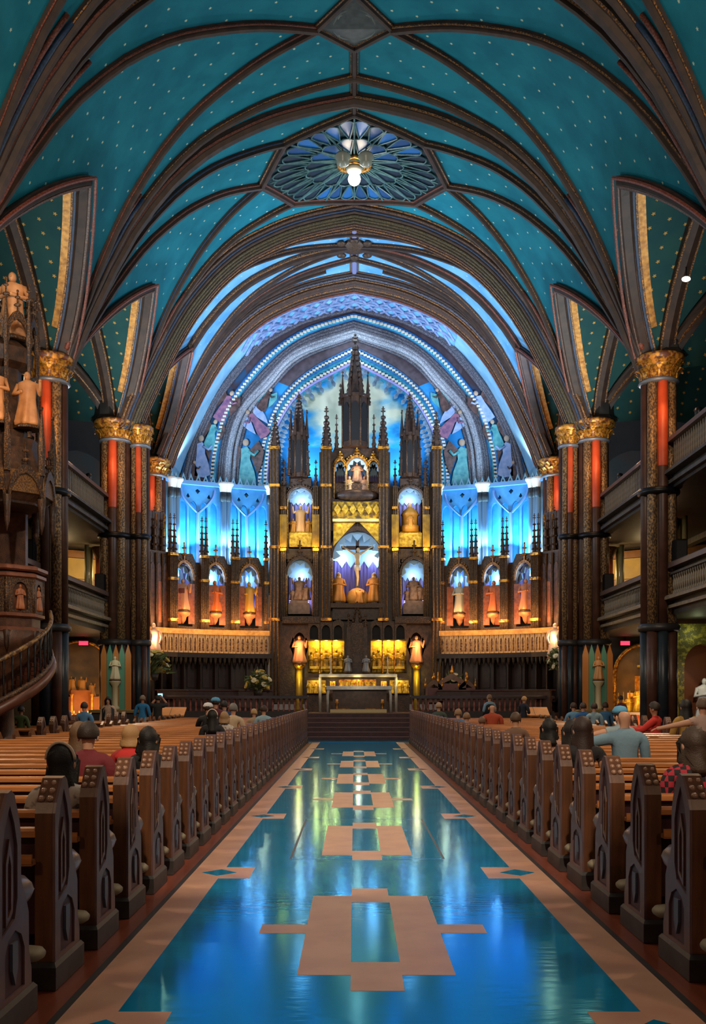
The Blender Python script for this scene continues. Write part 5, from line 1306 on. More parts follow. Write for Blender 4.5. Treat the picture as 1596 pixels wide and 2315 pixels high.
    # aisle pilasters in the dark beneath the galleries
    for d, x in ((33.2, 10.4), (26.0, 10.6), (20.2, 10.6)):
        ac = thing('aisle_column', 'slim dark aisle column under the %s gallery, %s' % (sd, {33.2: 'beside the aisle altar', 26.0: 'behind the gilded column', 20.2: 'nearest the camera'}[d]), 'column', (s*x, d, 0))
        for k in range(4): a = k*PI/2+PI/4; obj('shaft', MB().lathe([(.13, .3), (.13, 3.6)], 8, (.2*math.cos(a), .2*math.sin(a), 0)), dark_shaft if k % 2 else brown_shaft, ac, True, False)
        obj('base', MB().lathe([(.42, 0), (.42, .2), (.34, .32)], 8), plinth_m, ac, False, False); obj('capital', MB().lathe([(.3, 3.55), (.32, 3.65), (.45, 3.95), (.45, 4.05)], 8), carved_g, ac, True, False)

# ------------------------------------------------------------------ aisle altars
f, L = seg_frame((9.4, 39.4), (14.2, 36.2))
ra = thing('side_altar', 'gilded altar with white mensa and golden cross in the right aisle', 'altar', f(2.3, 0, .4))
obj('painting_arch', MB().prism(arch_hole(1.2, 3.5, .3, 2.6, 3.75, 8), f, .02, .08), mat('altar painting dark', '#5c4a32', .7, col2='#8a6a40', scale=1.4), ra)
obj('arch_frame', MB().tube([f(u, v, .12) for u, v in arch_hole(1.2, 3.5, .3, 2.6, 3.75, 8)], .08, 6), gold, ra, True)
orange_g = mat('glowing gold', '#b06a18', .4, col2='#f0a838', scale=8, metal2=.4)
obj('table', MB().prism([(1.5, 0), (3.2, 0), (3.2, 1.0), (1.5, 1.0)], f, .2, .8), mat('orange altar front', '#c8602c', .5, col2='#e08a44', scale=5), ra)
obj('mensa', MB().prism([(1.4, 1.0), (3.3, 1.0), (3.3, 1.1), (1.4, 1.1)], f, .15, .9), white_p, ra)
obj('retable', MB().prism([(1.4, 1.1), (3.3, 1.1), (3.3, 1.5), (2.9, 1.5), (2.9, 1.85), (2.6, 1.85), (2.6, 2.5), (2.1, 2.5), (2.1, 1.85), (1.8, 1.85), (1.8, 1.5), (1.4, 1.5)], f, .1, .4), orange_g, ra)
obj('cross', MB().prism([(2.31, 2.5), (2.39, 2.5), (2.39, 2.85), (2.55, 2.85), (2.55, 2.93), (2.39, 2.93), (2.39, 3.15), (2.31, 3.15), (2.31, 2.93), (2.15, 2.93), (2.15, 2.85), (2.31, 2.85)], f, .2, .27), gold_y, ra)
for u in (1.5, 1.7, 1.95, 2.75, 3.0, 3.2):
    c_ = f(u, 0, .55); obj('candlestick', MB().lathe([(.06, 1.1), (.02, 1.16), (.02, 1.5), (.04, 1.53), (.018, 1.54), (.018, 1.85+.2*(u % .5))], 6, (c_.x, c_.y, 0)), gold_y, ra, True)
for u in (1.9, 2.35, 2.8): obj('relief_figure', figure(MB(), tuple(f(u, 1.1, .5)), .62 if u != 2.35 else 1.0, 1.2, int(u*10), 'fold'), gold_y, ra, True)
for u in (1.6, 2.35, 3.1): lamp('POINT', f(u, 1.75, 1.1), 13, (1.0, .55, .18), .05)
lamp('POINT', f(2.35, .7, 1.3), 12, (1.0, .42, .16), .05)
lamp('POINT', f(2.3, 3.2, .9), 6, (1.0, .7, .4), .05)
f, L = seg_frame((-9.4, 39.4), (-14.2, 36.2))
la = thing('side_altar', 'dim altar with tall arched painting and candles in the left aisle', 'altar', f(2.0, 0, .4))
obj('painting_arch', MB().prism(arch_hole(.6, 2.9, 1.0, 2.9, 3.9, 8), f, .02, .08), mat('smoky painting', '#2f2a22', .7, col2='#6a5030', scale=1.0), la)
obj('arch_frame', MB().tube([f(u, v, .12) for u, v in arch_hole(.6, 2.9, 1.0, 2.9, 3.9, 8)], .06, 6), gold, la, True)
for u, z, h in ((1.7, 1.75, .75), (1.3, 1.7, .55), (2.1, 1.9, .6)): obj('painted_figure', figure(MB(), tuple(f(u, z, .06)), h, 1.5, int(u*10), 'raise'), mat('painted ochre figure', '#a87838', .6), la, True)
obj('table', MB().prism([(.7, 0), (2.9, 0), (2.9, .95), (.7, .95)], f, .2, .8), mat('lit altar oak', '#a05c20', .5, col2='#8a4a1a', scale=3), la)
obj('mensa', MB().prism([(.6, .95), (3.0, .95), (3.0, 1.03), (.6, 1.03)], f, .15, .9), white_p, la)
obj('retable', MB().prism([(.6, 1.03), (3.0, 1.03), (3.0, 1.7), (2.2, 1.7), (2.2, 1.95), (1.4, 1.95), (1.4, 1.7), (.6, 1.7)], f, .1, .35), mat('lit altar oak', '#a05c20'), la)
for u in (1.4, 2.2): c_ = f(u, 0, .45); obj('retable_post', MB().lathe([(.07, 1.03), (.05, 1.1), (.05, 1.7), (.09, 1.8)], 8, (c_.x, c_.y, 0)), orange_g, la, True)
for i in range(14):
    u = .6+i*.17; c_ = f(u, 0, 1.05+.1*(i % 2)); 
    vl = thing('votive_candle', 'burning votive candle on the rack of the left aisle altar', 'candle', (c_.x, c_.y, .98), 'votive candles of the left altar')
    obj('cup', MB().lathe([(.03, 0), (.045, .09), (.04, .09)], 8), mat('amber glass cup', '#d88030', .2), vl, True, False); obj('flame', MB().lathe([(.005, .09), (.02, .12), (.003, .18)], 6), cream_l, vl, True, False)
vr = thing('votive_rack', 'iron votive rack standing before the left aisle altar', 'rack', f(1.8, 0, 1.1)); 
obj('shelf', MB().prism([(.45, .94), (3.0, .94), (3.0, .98), (.45, .98)], f, .92, 1.3), iron, vr)
for u in (.5, 1.7, 2.95): obj('leg', MB().tube([f(u, 0, 1.1), f(u, .95, 1.1)], .025, 6), iron, vr)
for u in (.9, 1.8, 2.7): lamp('POINT', f(u, 1.35, 1.3), 24, (1.0, .5, .16), .05)
lamp('POINT', f(1.7, 2.6, 1.2), 20, (1.0, .62, .3), .05)

# stone statues on tall shafts against the chancel columns
for s in (-1, 1):
    x = s*8.25 if s < 0 else 8.42; sd = 'left' if s < 0 else 'right'
    t = thing('statue_pedestal', 'slim pedestal with green and gold backboard at the %s chancel column' % sd, 'pedestal', (x, 33.55, 0))
    obj('base', MB().cbox(-.75, .75, -.4, .25, 0, 1.15, .05), mat('dark pedestal base', '#241f1a', .5), t, False, False)
    obj('cap', MB().cbox(-.8, .8, -.45, .3, 1.15, 1.25, .02), mat('pedestal cap', '#7a6230', .5), t, False, False)
    obj('shaft', MB().lathe([(.16, 1.25), (.16, 1.32), (.1, 1.4), (.1, 2.05), (.2, 2.2), (.2, 2.24)], 10), mat('pale pedestal shaft', '#b8a884' if s < 0 else '#6a5236', .5), t, True, False)
    for k in range(5):
        u = -.42+.21*k; obj('backboard', MB().prism([(u-.1, 1.25), (u+.1, 1.25), (u+.1, 3.15), (u, 3.5), (u-.1, 3.15)], lambda a, b_, c: (a, .1+c, b_), 0, .08), mat('verdigris board', '#4f8a74', .5) if k % 2 else mat('amber board', '#b8702c', .5), t, False, False)
    statue('pedestal_statue', 'small pale statue on the slim pedestal by the %s chancel column' % sd, (x, 33.55, 2.24), .85, mat('pale marble', '#d0c0a0', .5) if s < 0 else mat('tan marble', '#c08a58', .5), 'fold', seed=120+s)
    lamp('POINT', (x-s*.2, 32.6, 3.4), 10, (1.0, .74, .4) if s > 0 else (.85, .95, .7), .05)
# right-hand gilded portal with pale statue at the frame edge
pt_ = thing('gilded_portal', 'yellow green gilded canopy over an opening at the right edge under the gallery', 'shrine', (10.4, 29.4, 0))
ff = lambda u, v, w_: Vector((u, 29.6-w_, v))
obj('canopy', MB().prism([(9.7, 0), (9.95, 0), (9.95, 2.6)]+pointed(9.95, 11.0, 2.6, 3.3, 5)[1:]+[(11.0, 0), (11.2, 0), (11.2, 3.9), (9.7, 3.9)], ff, 0, .25), mat('olive gold tracery', '#5a5426', .45, col2='#a89a44', scale=9, thr=(.45, .6), metal2=.4, bump=.4), pt_)
obj('niche_wall', MB().box(9.95, 11.1, 29.75, 29.9, 0, 3.4), mat('amber niche wall', '#7a3f1c', .6), pt_)
statue('white_statue', 'white draped statue glowing in the gilded portal at the right edge', (10.55, 29.35, .9), 1.35, white_c, 'fold', seed=130)
pb = thing('portal_pedestal', 'amber block pedestal below the white statue at the right edge', 'pedestal', (10.55, 29.35, 0)); obj('block', MB().cbox(-.3, .3, -.22, .22, 0, .9, .04), mat('amber block', '#b06a2c', .5, col2='#8a4c1e', scale=4), pb, False, False); obj('moulding', MB().box(-.33, .33, -.25, .25, .74, .8), gold, pb, False, False)
lamp('POINT', (10.4, 28.7, 2.4), 7, (1.0, .85, .6), .06); lamp('POINT', (10.2, 28.9, 3.6), 4, (.9, 1.0, .5), .06)
# small wall lamps seen through the arcade
for s, y, z in ((1, 24.0, 12.0), (-1, 23.5, 11.9)):
    wl_ = thing('arcade_lamp', 'small white lamp glowing in the dark of the %s arcade' % ('left' if s < 0 else 'right'), 'lamp', (s*9.4 if s < 0 else 9.0*y/26.4, y, z)); obj('bulb', MB().sphere((0, 0, 0), (.11, .08, .06), 10, 6), mat('small bulb', '#fff0e4', .4, emit=8), wl_, True, False); obj('stem', MB().tube([(0, 0, .05), (0, 0, .3)], .02, 5), iron, wl_, False, False)
# reading desks
for s, x in ((-1, 386), (1, 1207)):
    d = 37.0; rd = thing('reading_desk', 'sloping light wood reading desk %s of the sanctuary steps' % ('left' if s < 0 else 'right'), 'desk', ((x-CX)*d/F, d, 0))
    obj('top', MB().add([(-.55, -.3, 1.0), (.55, -.3, 1.0), (.55, .3, 1.3), (-.55, .3, 1.3), (-.55, -.3, .95), (.55, -.3, .95), (.55, .3, 1.25), (-.55, .3, 1.25)], [(0,1,2,3),(4,7,6,5),(0,4,5,1),(1,5,6,2),(2,6,7,3),(3,7,4,0)]), mat('light desk wood', '#c8843c', .4, col2='#b4722e', scale=3), rd, False, False)
    obj('seam', MB().add([(-.01, -.3, 1.004), (.01, -.3, 1.004), (.01, .3, 1.304), (-.01, .3, 1.304)], [(0,1,2,3)]), plinth_m, rd, False, False)
    obj('column', MB().cbox(-.1, .1, -.1, .1, .05, 1.1), stall_m, rd, False, False); obj('foot', MB().cbox(-.35, .35, -.25, .25, 0, .06), stall_m, rd, False, False)
    lamp('SPOT', ((x-CX)*d/F, d-1.2, 3.6), 60, (1.0, .72, .4), .08, aim=((x-CX)*d/F, d, 1.1), spot=50)
# ------------------------------------------------------------------ pews
def pew_proto(name, label, cat, length, sx, detailed=True):
    """pew with its carved aisle end; local x runs away from the aisle (sx = +1 right block, -1 left block), y towards the altar"""
    t = thing(name, label, cat)
    def B(nm, mb, m, par=t, smooth=False):
        if sx < 0: mb.mirror()
        return obj(nm, mb, m, par, smooth, False)
    out = [(0, .10), (0, 1.02), (.03, 1.08), (.14, 1.215), (.19, 1.225), (.235, 1.20), (.31, 1.06), (.335, .97), (.335, .76), (.36, .70), (.40, .66), (.455, .55), (.46, .34), (.50, .24), (.50, .10)]
    f = lambda u, v, w_: (w_, u, v)
    ep = B('end_panel', MB().prism(out, f, .012, .115), wood)
    h1 = [(.06, .50), (.06, .93), (.1, 1.04), (.17, 1.15), (.235, 1.05), (.28, .93), (.28, .66), (.24, .56)]
    h2 = [(.10, .18), (.10, .40), (.15, .47), (.25, .50), (.34, .46), (.39, .38), (.39, .18)]
    B('end_frame', MB().prism(out, f, -.004, .014, [h1, h2]), mat('end frame wood', '#574245', .38, col2='#6a4e4a', scale=4), ep)
    B('arch_panel', MB().prism(h1, f, .008, .0135), wood_red, ep)
    B('lower_panel', MB().prism(h2, f, .008, .0135), wood_red, ep)
    B('shield', MB().prism([(.2, .44), (.28, .44), (.28, .3), (.24, .22), (.2, .3)], f, -.008, .012), mat('blue grey inlay', '#4a5468', .4, col2='#5c5a66', scale=5), ep)
    B('lancet', MB().prism([(.12, .54), (.12, .86), (.17, .98), (.22, .86), (.22, .60)], f, -.002, .012, [[(.145, .58), (.145, .84), (.17, .9), (.195, .84), (.195, .62)]]), wood, ep)
    B('plinth', MB().loft([[(-.02, -.04, 0), (.135, -.04, 0), (.135, .55, 0), (-.02, .55, 0)], [(-.02, -.04, .13), (.135, -.04, .13), (.135, .55, .13), (-.02, .55, .13)], [(-.005, -.015, .155), (.12, -.015, .155), (.12, .525, .155), (-.005, .525, .155)]]), plinth_m)
    arm = MB()
    rings = []
    for k in range(9):
        a = k/8*PI; y = .44-.115*math.cos(a); r = .012+.058*math.sin(a)**.6
        rings.append([(.06+.062*math.cos(q), y, .655+r*1.35*math.sin(q)) for q in [2*PI*j/10 for j in range(10)]])
    B('armrest', arm.loft(rings), arm_m, t, True)
    if detailed:
        for i in range(3):
            for j in (0, 1):
                tt = (i+.6)/3.4; y = .02+.15*tt; z = 1.075+.14*tt
                B('stud', MB().sphere((.04+j*.05, y, z), (.022, .03, .022), 8, 5), stud_m, ep, True)
    else:
        s_ = MB()
        for i in range(3):
            for j in (0, 1):
                tt = (i+.6)/3.4; s_.sphere((.04+j*.05, .02+.15*tt, 1.075+.14*tt), (.022, .03, .022), 5, 4)
        B('stud_row', s_, stud_m, ep, True)
    L = length
    B('seat', MB().cbox(.11, L, .12, .50, .415, .45, .012), wood)
    B('backrest', MB().prism([(.07, .30), (.105, .30), (.085, .90), (.05, .90)], f, .11, L), wood_red)
    B('top_rail', MB().loft([[(x, .00, .88), (x, .12, .88), (x, .12, .915), (x, .10, .93), (x, .02, .93), (x, .00, .915)] for x in (.11, L)]), wood_top)
    B('book_ledge', MB().box(.11, L, -.07, .06, .725, .748), wood_top)
    B('ledge_board', MB().box(.11, L, -.075, -.055, .735, .79), wood_top)
    B('kneeler', MB().loft([[(x, -.2+.1*k*math.cos(q), .255+.045*k*math.sin(q)) for q in [2*PI*i/10 for i in range(10)]] for x, k in ((.0, .45), (.03, .9), (.08, 1.0), (L-.1, 1.0), (L-.04, .6))]), pad_m, t, True)
    B('kneeler_rail', MB().box(.18, L-.12, -.22, -.18, .0, .22), wood)
    for x in (L*.36, L*.7): B('support', MB().box(x, x+.05, .12, .46, 0, .42), wood)
    B('far_end', MB().prism([(0, 0), (0, .98), (.15, 1.06), (.3, .9), (.33, .66), (.48, .62), (.48, 0)], f, L-.06, L), wood)
    return t
ORDN = ['first row', 'second', 'third', 'fourth', 'fifth', 'sixth', 'seventh', 'eighth', 'ninth', 'tenth', 'eleventh', 'twelfth', 'thirteenth', 'fourteenth', 'fifteenth', 'sixteenth', 'seventeenth', 'eighteenth', 'nineteenth', 'twentieth',
        'twenty-first', 'twenty-second', 'twenty-third', 'twenty-fourth', 'twenty-fifth', 'twenty-sixth', 'twenty-seventh', 'twenty-eighth', 'twenty-ninth', 'thirtieth', 'thirty-first', 'thirty-second', 'thirty-third', 'thirty-fourth', 'thirty-fifth']
PITCH = .915
for s, x0, y0, n in ((-1, -1.745, 4.75, 35), (1, 2.015, 4.92, 34)):
    sd = 'left' if s < 0 else 'right'; gp = 'oak pews %s of the blue aisle' % sd
    pa = pew_proto('pew', '', 'pew', 4.75, s, True); pb_ = pew_proto('pew', '', 'pew', 4.75, s, False)
    ua = ub = False
    for k in range(n):
        y = y0+PITCH*k; lb = 'carved oak pew %s of the blue aisle, %s from the camera' % (sd, ORDN[k])
        det = k < 9
        if det and not ua: o = pa; ua = True
        elif not det and not ub: o = pb_; ub = True
        else:
            dup(pa if det else pb_, (x0, y, 0), lb, gp); continue
        o.location = (x0, y, 0); o['label'] = lb; o['group'] = gp
    # shorter block beyond the side passage
    pc = pew_proto('pew', '', 'pew', 3.6, s, False); first = True
    for k in range(14):
        y = 19.2+PITCH*k
        if 26.1 < y < 28.7 or (s < 0 and y < 22.6) or (s > 0 and y > 28): continue
        lb = 'short oak pew in the %s side block, %s from the camera' % (sd, ORDN[k])
        if first: pc.location = (s*7.35, y, 0); pc['label'] = lb; pc['group'] = 'short pews in the %s side block' % sd; first = False
        else: dup(pc, (s*7.35, y, 0), lb, 'short pews in the %s side block' % sd)

# ------------------------------------------------------------------ pulpit with sounding board and winding stair
px_, py_ = -7.55, 21.0
pu = thing('pulpit', 'tall carved pulpit with canopy, winding stair and statues at the left column', 'pulpit', (px_, py_, 0)); pu.scale = (.82, .82, 1)
zf = lambda py: CH+(HY-py)*py_/F
obj('foot', MB().lathe([(.55, 0), (.55, .2), (.3, .4), (.22, 1.6), (.5, 2.2), (.95, 2.75), (1.05, 3.1)], 12), mat('pulpit oak', '#3a241a', .45, col2='#5a3a28', scale=5, bump=.2), pu, True, False)
obj('drum', MB().lathe([(.9, 3.1), (.9, 4.25)], 8, ph=PI/8), mat('pulpit oak', '#3a241a'), pu, False, False)
for z, r in ((3.1, 1.08), (3.42, 1.02), (4.25, 1.06), (4.4, 1.1)): obj('moulding', MB().lathe([(r-.08, z-.05), (r, z-.02), (r, z+.04), (r-.08, z+.07)], 8, ph=PI/8), mat('pulpit moulding', '#6a4232', .4, col2='#805442', scale=5), pu, False, False)
for j in range(8):
    a = j*PI/4; c_, s_ = math.cos(a), math.sin(a); r0 = .9*math.cos(PI/8)
    f2 = lambda u, v, w_, c_=c_, s_=s_: (c_*(r0+w_)-s_*u, s_*(r0+w_)+c_*u, v)
    obj('arch_panel', MB().prism([(-.32, 3.48), (.32, 3.48), (.32, 4.2), (-.32, 4.2)], f2, .0, .08, [arch_hole(-.2, .2, 3.54, 3.9, 4.12, 4)]), carved_g, pu, False, False)
    obj('panel_figure', figure(MB(), f2(0, 3.54, .06), .52, 1.1, j, 'fold', (c_, s_)), mat('russet carving', '#8a4f30', .5, col2='#a86a40', scale=5), pu, True, False)
    a2 = a+PI/8; obj('corner_shaft', MB().lathe([(.06, 3.42), (.06, 4.25)], 6, (.95*math.cos(a2), .95*math.sin(a2), 0)), carved_g, pu, True, False)
    obj('pendant', MB().lathe([(.01, 2.68), (.06, 2.8), (.07, 2.95), (.1, 3.1)], 6, (1.0*math.cos(a2), 1.0*math.sin(a2), 0)), carved, pu, True, False)
# back post carrying the canopy
obj('back_post', MB().box(-.5, .3, .75, .95, 3.1, 6.3), mat('pulpit oak', '#3a241a'), pu, False, False)
zc0 = zf(1180)
cano = obj('canopy', MB().lathe([(1.0, zc0+.35), (1.22, zc0+.5), (1.25, zc0+.95), (1.1, zc0+1.1), (.9, zc0+1.5), (.95, zc0+1.7), (.7, zc0+1.75), (.1, zc0+1.8)], 8, ph=PI/8), carved, pu, False, False)
obj('canopy_ceiling', MB().lathe([(.05, zc0+.4), (1.0, zc0+.36), (1.0, zc0+.3), (.05, zc0+.34)], 8, ph=PI/8), carved, pu, False, False)
for j in range(8):
    a = j*PI/4; c_, s_ = math.cos(a), math.sin(a); r0 = 1.23*math.cos(PI/8)
    f2 = lambda u, v, w_, c_=c_, s_=s_: Vector((c_*(r0+w_)-s_*u, s_*(r0+w_)+c_*u, v))
    g_ = MB(); A = pointed(-.42, .42, zc0+.25, zc0+.9, 5); c2 = [(u*1.15, zc0+.25+(v-zc0-.25)*1.3) for u, v in A]
    for i in range(len(A)-1): g_.prism([A[i], A[i+1], c2[i+1], c2[i]], f2, .0, .08)
    finial(g_, lambda p, q, r: f2(p, q, .04), 0, zc0+1.0, .5, .08)
    obj('canopy_gable', g_, carved_g, cano, False, False)
    obj('canopy_relief', MB().prism([(-.4, zc0+.5), (.4, zc0+.5), (.4, zc0+.95), (-.4, zc0+.95)], f2, -.02, .04), mat('gilt tracery', '#4a3018', .45, col2='#8a6434', scale=34, thr=(.45, .58), metal2=.5, bump=.4), cano, False, False)
    a2 = a+PI/8; q = (1.22*math.cos(a2), 1.22*math.sin(a2))
    obj('canopy_pendant', MB().lathe([(.01, zc0-.35), (.07, zc0-.15), (.09, zc0+.15), (.12, zc0+.4)], 6, (q[0], q[1], 0)), carved, cano, True, False)
    m_ = MB().lathe([(.09, zc0+.9), (.1, zc0+1.5), (.02, zc0+2.3)], 6, (q[0], q[1], 0)); m_.sphere((q[0], q[1], zc0+2.33), .05, 5, 4)
    obj('canopy_pinnacle', m_, carved_g, cano, False, False)
z2 = zc0+1.75
obj('upper_stage', MB().lathe([(.62, z2), (.66, z2+.15), (.45, z2+.3), (.42, z2+1.5), (.7, z2+1.6), (.74, z2+1.9), (.5, z2+2.05), (.4, z2+2.12)], 8, ph=PI/8), carved, pu, False, False)
for j in range(8):
    a = j*PI/4+PI/8; q = (.82*math.cos(a), .82*math.sin(a))
    m_ = MB().lathe([(.06, z2), (.06, z2+1.9), (.1, z2+2.0), (.02, z2+2.9)], 6, (q[0], q[1], 0)); finial(m_, lambda u, v, w_: Vector((q[0], q[1], v)), 0, z2+2.75, .5, .07)
    obj('upper_pinnacle', m_, carved_g, pu, False, False)
    a = j*PI/4; c_, s_ = math.cos(a), math.sin(a)
    f2 = lambda u, v, w_, c_=c_, s_=s_: Vector((c_*(.72+w_)-s_*u, s_*(.72+w_)+c_*u, v))
    g_ = MB(); A = pointed(-.28, .28, z2+1.9, z2+2.45, 5); c2 = [(u*1.2, z2+1.9+(v-z2-1.9)*1.35) for u, v in A]
    for i in range(len(A)-1): g_.prism([A[i], A[i+1], c2[i+1], c2[i]], f2, .0, .07)
    finial(g_, lambda p, q2, r: f2(p, q2, .03), 0, z2+2.6, .45, .07)
    obj('upper_gable', g_, carved_g, pu, False, False)
tan_s = mat('tan carved figure', '#a8744a', .5, col2='#c08a5c', scale=5)
for i, (a, nm) in enumerate(((-.45, 'right'), (-1.5, 'left'))):
    statue('pulpit_figure', 'tan robed figure standing on the pulpit canopy, %s of the two' % nm, (px_+.66*math.cos(a), py_+.66*math.sin(a), z2+.16), 1.22, tan_s, ('one', 'fold', 'raise')[i], 1.05, 140+i)
statue('pulpit_crowning_figure', 'tall tan veiled figure crowning the pulpit canopy', (px_+.18, py_, z2+2.12), 1.5, tan_s, 'fold', 1.05, 150)
# winding stair: treads, two curved strings, balusters and handrail
stw = mat('stair oak', '#4a2a20', .4, col2='#5e382a', scale=4)
N_ = 18; R0, R1 = .55, 1.15
rail, low_, low2 = [], [], []
for i in range(N_+1):
    t_ = i/N_; a = .35-t_*2.6; z = 3.0-1.75*t_; rr = R1+.55*t_
    rail.append((rr*math.cos(a), rr*math.sin(a), z+.55)); low_.append((rr*math.cos(a), rr*math.sin(a), z-.28)); low2.append((rr*math.cos(a), rr*math.sin(a), z-.45))
    if i < N_:
        a1 = .35-(i+1)/N_*2.6; 
        obj('tread', MB().prism([(R0*math.cos(a), R0*math.sin(a)), (rr*math.cos(a), rr*math.sin(a)), (rr*math.cos(a1), rr*math.sin(a1)), (R0*math.cos(a1), R0*math.sin(a1))], lambda u, v, w_: (u, v, w_), z-.36, z-.28), stw, pu, False, False)
    obj('baluster', MB().lathe([(.035, z-.28), (.02, z-.1), (.035, z+.1), (.02, z+.3), (.035, z+.52)], 6, (rr*math.cos(a), rr*math.sin(a), 0)), iron, pu, True, False)
obj('handrail', MB().tube(rail, .055, 8), mat('gilt handrail', '#4a3524', .4, col2='#8a6c40', scale=12, thr=(.46, .56)), pu, True, False)
obj('stair_string', MB().tube(low_, .07, 6), carved_g, pu, True, False); obj('stair_skirt', MB().tube(low2, .13, 6), stw, pu, True, False)
lamp('POINT', (px_+.8, py_-1.6, 10.6), 60, (1.0, .62, .32), .08); lamp('POINT', (px_+.9, py_-1.9, 7.6), 75, (1.0, .62, .32), .08)
lamp('POINT', (px_+1.2, py_-1.8, 4.6), 18, (1.0, .55, .3), .08); lamp('POINT', (px_+1.2, py_-2.0, 2.2), 5, (1.0, .6, .35), .08)

# ------------------------------------------------------------------ people
SK = {k: mat('skin '+k, v, .55) for k, v in (('fair', '#c49478'), ('tan', '#a8765a'), ('dark', '#7a5040'))}
EYE = mat('eye', '#1a1412', .3); LIP = mat('lips', '#8a4a44', .5)
PEOPLE = []
def person(label, x, y, pose='sit', shirt='#777777', pants='#2c2c34', hair='short', hcol='#2a1c14', skin='fair', sleeve='long', rz=0.0, z=0.0, scale=1.0, extra=None, build=1.0):
    PEOPLE.append(dict(label=label, x=x, y=y, pose=pose, shirt=shirt, pants=pants, hair=hair, hcol=hcol, skin=skin, sleeve=sleeve, rz=rz, z=z, scale=scale, extra=extra, build=build))
def skeleton(p):
    """joints (pos, radius), edges, and the tag of each edge"""
    J, E = [], []
    def j(x, y, z, r): J.append(((x, y, z), r)); return len(J)-1
    def e(a, b, t): E.append((a, b, t))
    sit = p['pose'].startswith('sit'); h = .57 if sit else .95; b = p['build']
    tw = .06 if sit else 0
    pel = j(0, 0, h, .135*b); wa = j(0, -.01, h+.17, .125*b); ch = j(0, 0, h+.34, .14*b); up = j(0, -.005, h+.45, .10*b); nk = j(0, .015, h+.525, .055); hb = j(0, .03, h+.60, .072)
    hm = j(0, .03, h+.675, .092); ht = j(0, .02, h+.735, .066)
    e(pel, wa, 'torso'); e(wa, ch, 'torso'); e(ch, up, 'torso'); e(up, nk, 'neck'); e(nk, hb, 'head'); e(hb, hm, 'head'); e(hm, ht, 'head')
    for s in (-1, 1):
        sh = j(s*.175*b, -.01, h+.43, .062)
        if p['pose'] in ('phone',): el = (s*.27, .22, h+.50); wr = (s*.08, .33, h+.72)
        elif p['pose'] == 'sit_arm' and s == -1 or p['pose'] == 'sit_arm_r' and s == 1: el = (s*.42, -.02, h+.38); wr = (s*.66, .03, h+.33)
        elif p['pose'] == 'sit_lean': el = (s*.27, .17, h+.25); wr = (s*.2, .42, h+.30)
        elif sit: el = (s*.245, .03, h+.17); wr = (s*.14, .25, h+.12)
        elif p['pose'] == 'stand_fold': el = (s*.25, .02, h+.16); wr = (s*.05, .2, h+.18)
        else: el = (s*.25, -.03, h+.17); wr = (s*.26, .06, h-.06)
        e1 = j(*el, .047); w1 = j(*wr, .032); e(up, sh, 'torso'); e(sh, e1, 'uarm'); e(e1, w1, 'farm')
        d = (Vector(wr)-Vector(el)).normalized(); hd = Vector(wr)+d*.075; hh = j(*hd, .034); e(w1, hh, 'hand')
        hp = j(s*.085, .02 if sit else 0, h-.04, .095*b)
        if sit: kn = j(s*.12, .42, h-.05, .068); an = j(s*.12, .42, .10, .042); toe = j(s*.13, .56, .05, .038)
        else: kn = j(s*.095, .02, .50, .066); an = j(s*.1, -.02, .09, .042); toe = j(s*.12, .13, .045, .036)
        e(pel, hp, 'pants'); e(hp, kn, 'pants'); e(kn, an, 'shin'); e(an, toe, 'foot')
        p.setdefault('hands', []).append((Vector(wr), hd, d, s))
    p['head'] = Vector((0, .03, h+.675)); p['h'] = h
    return J, E
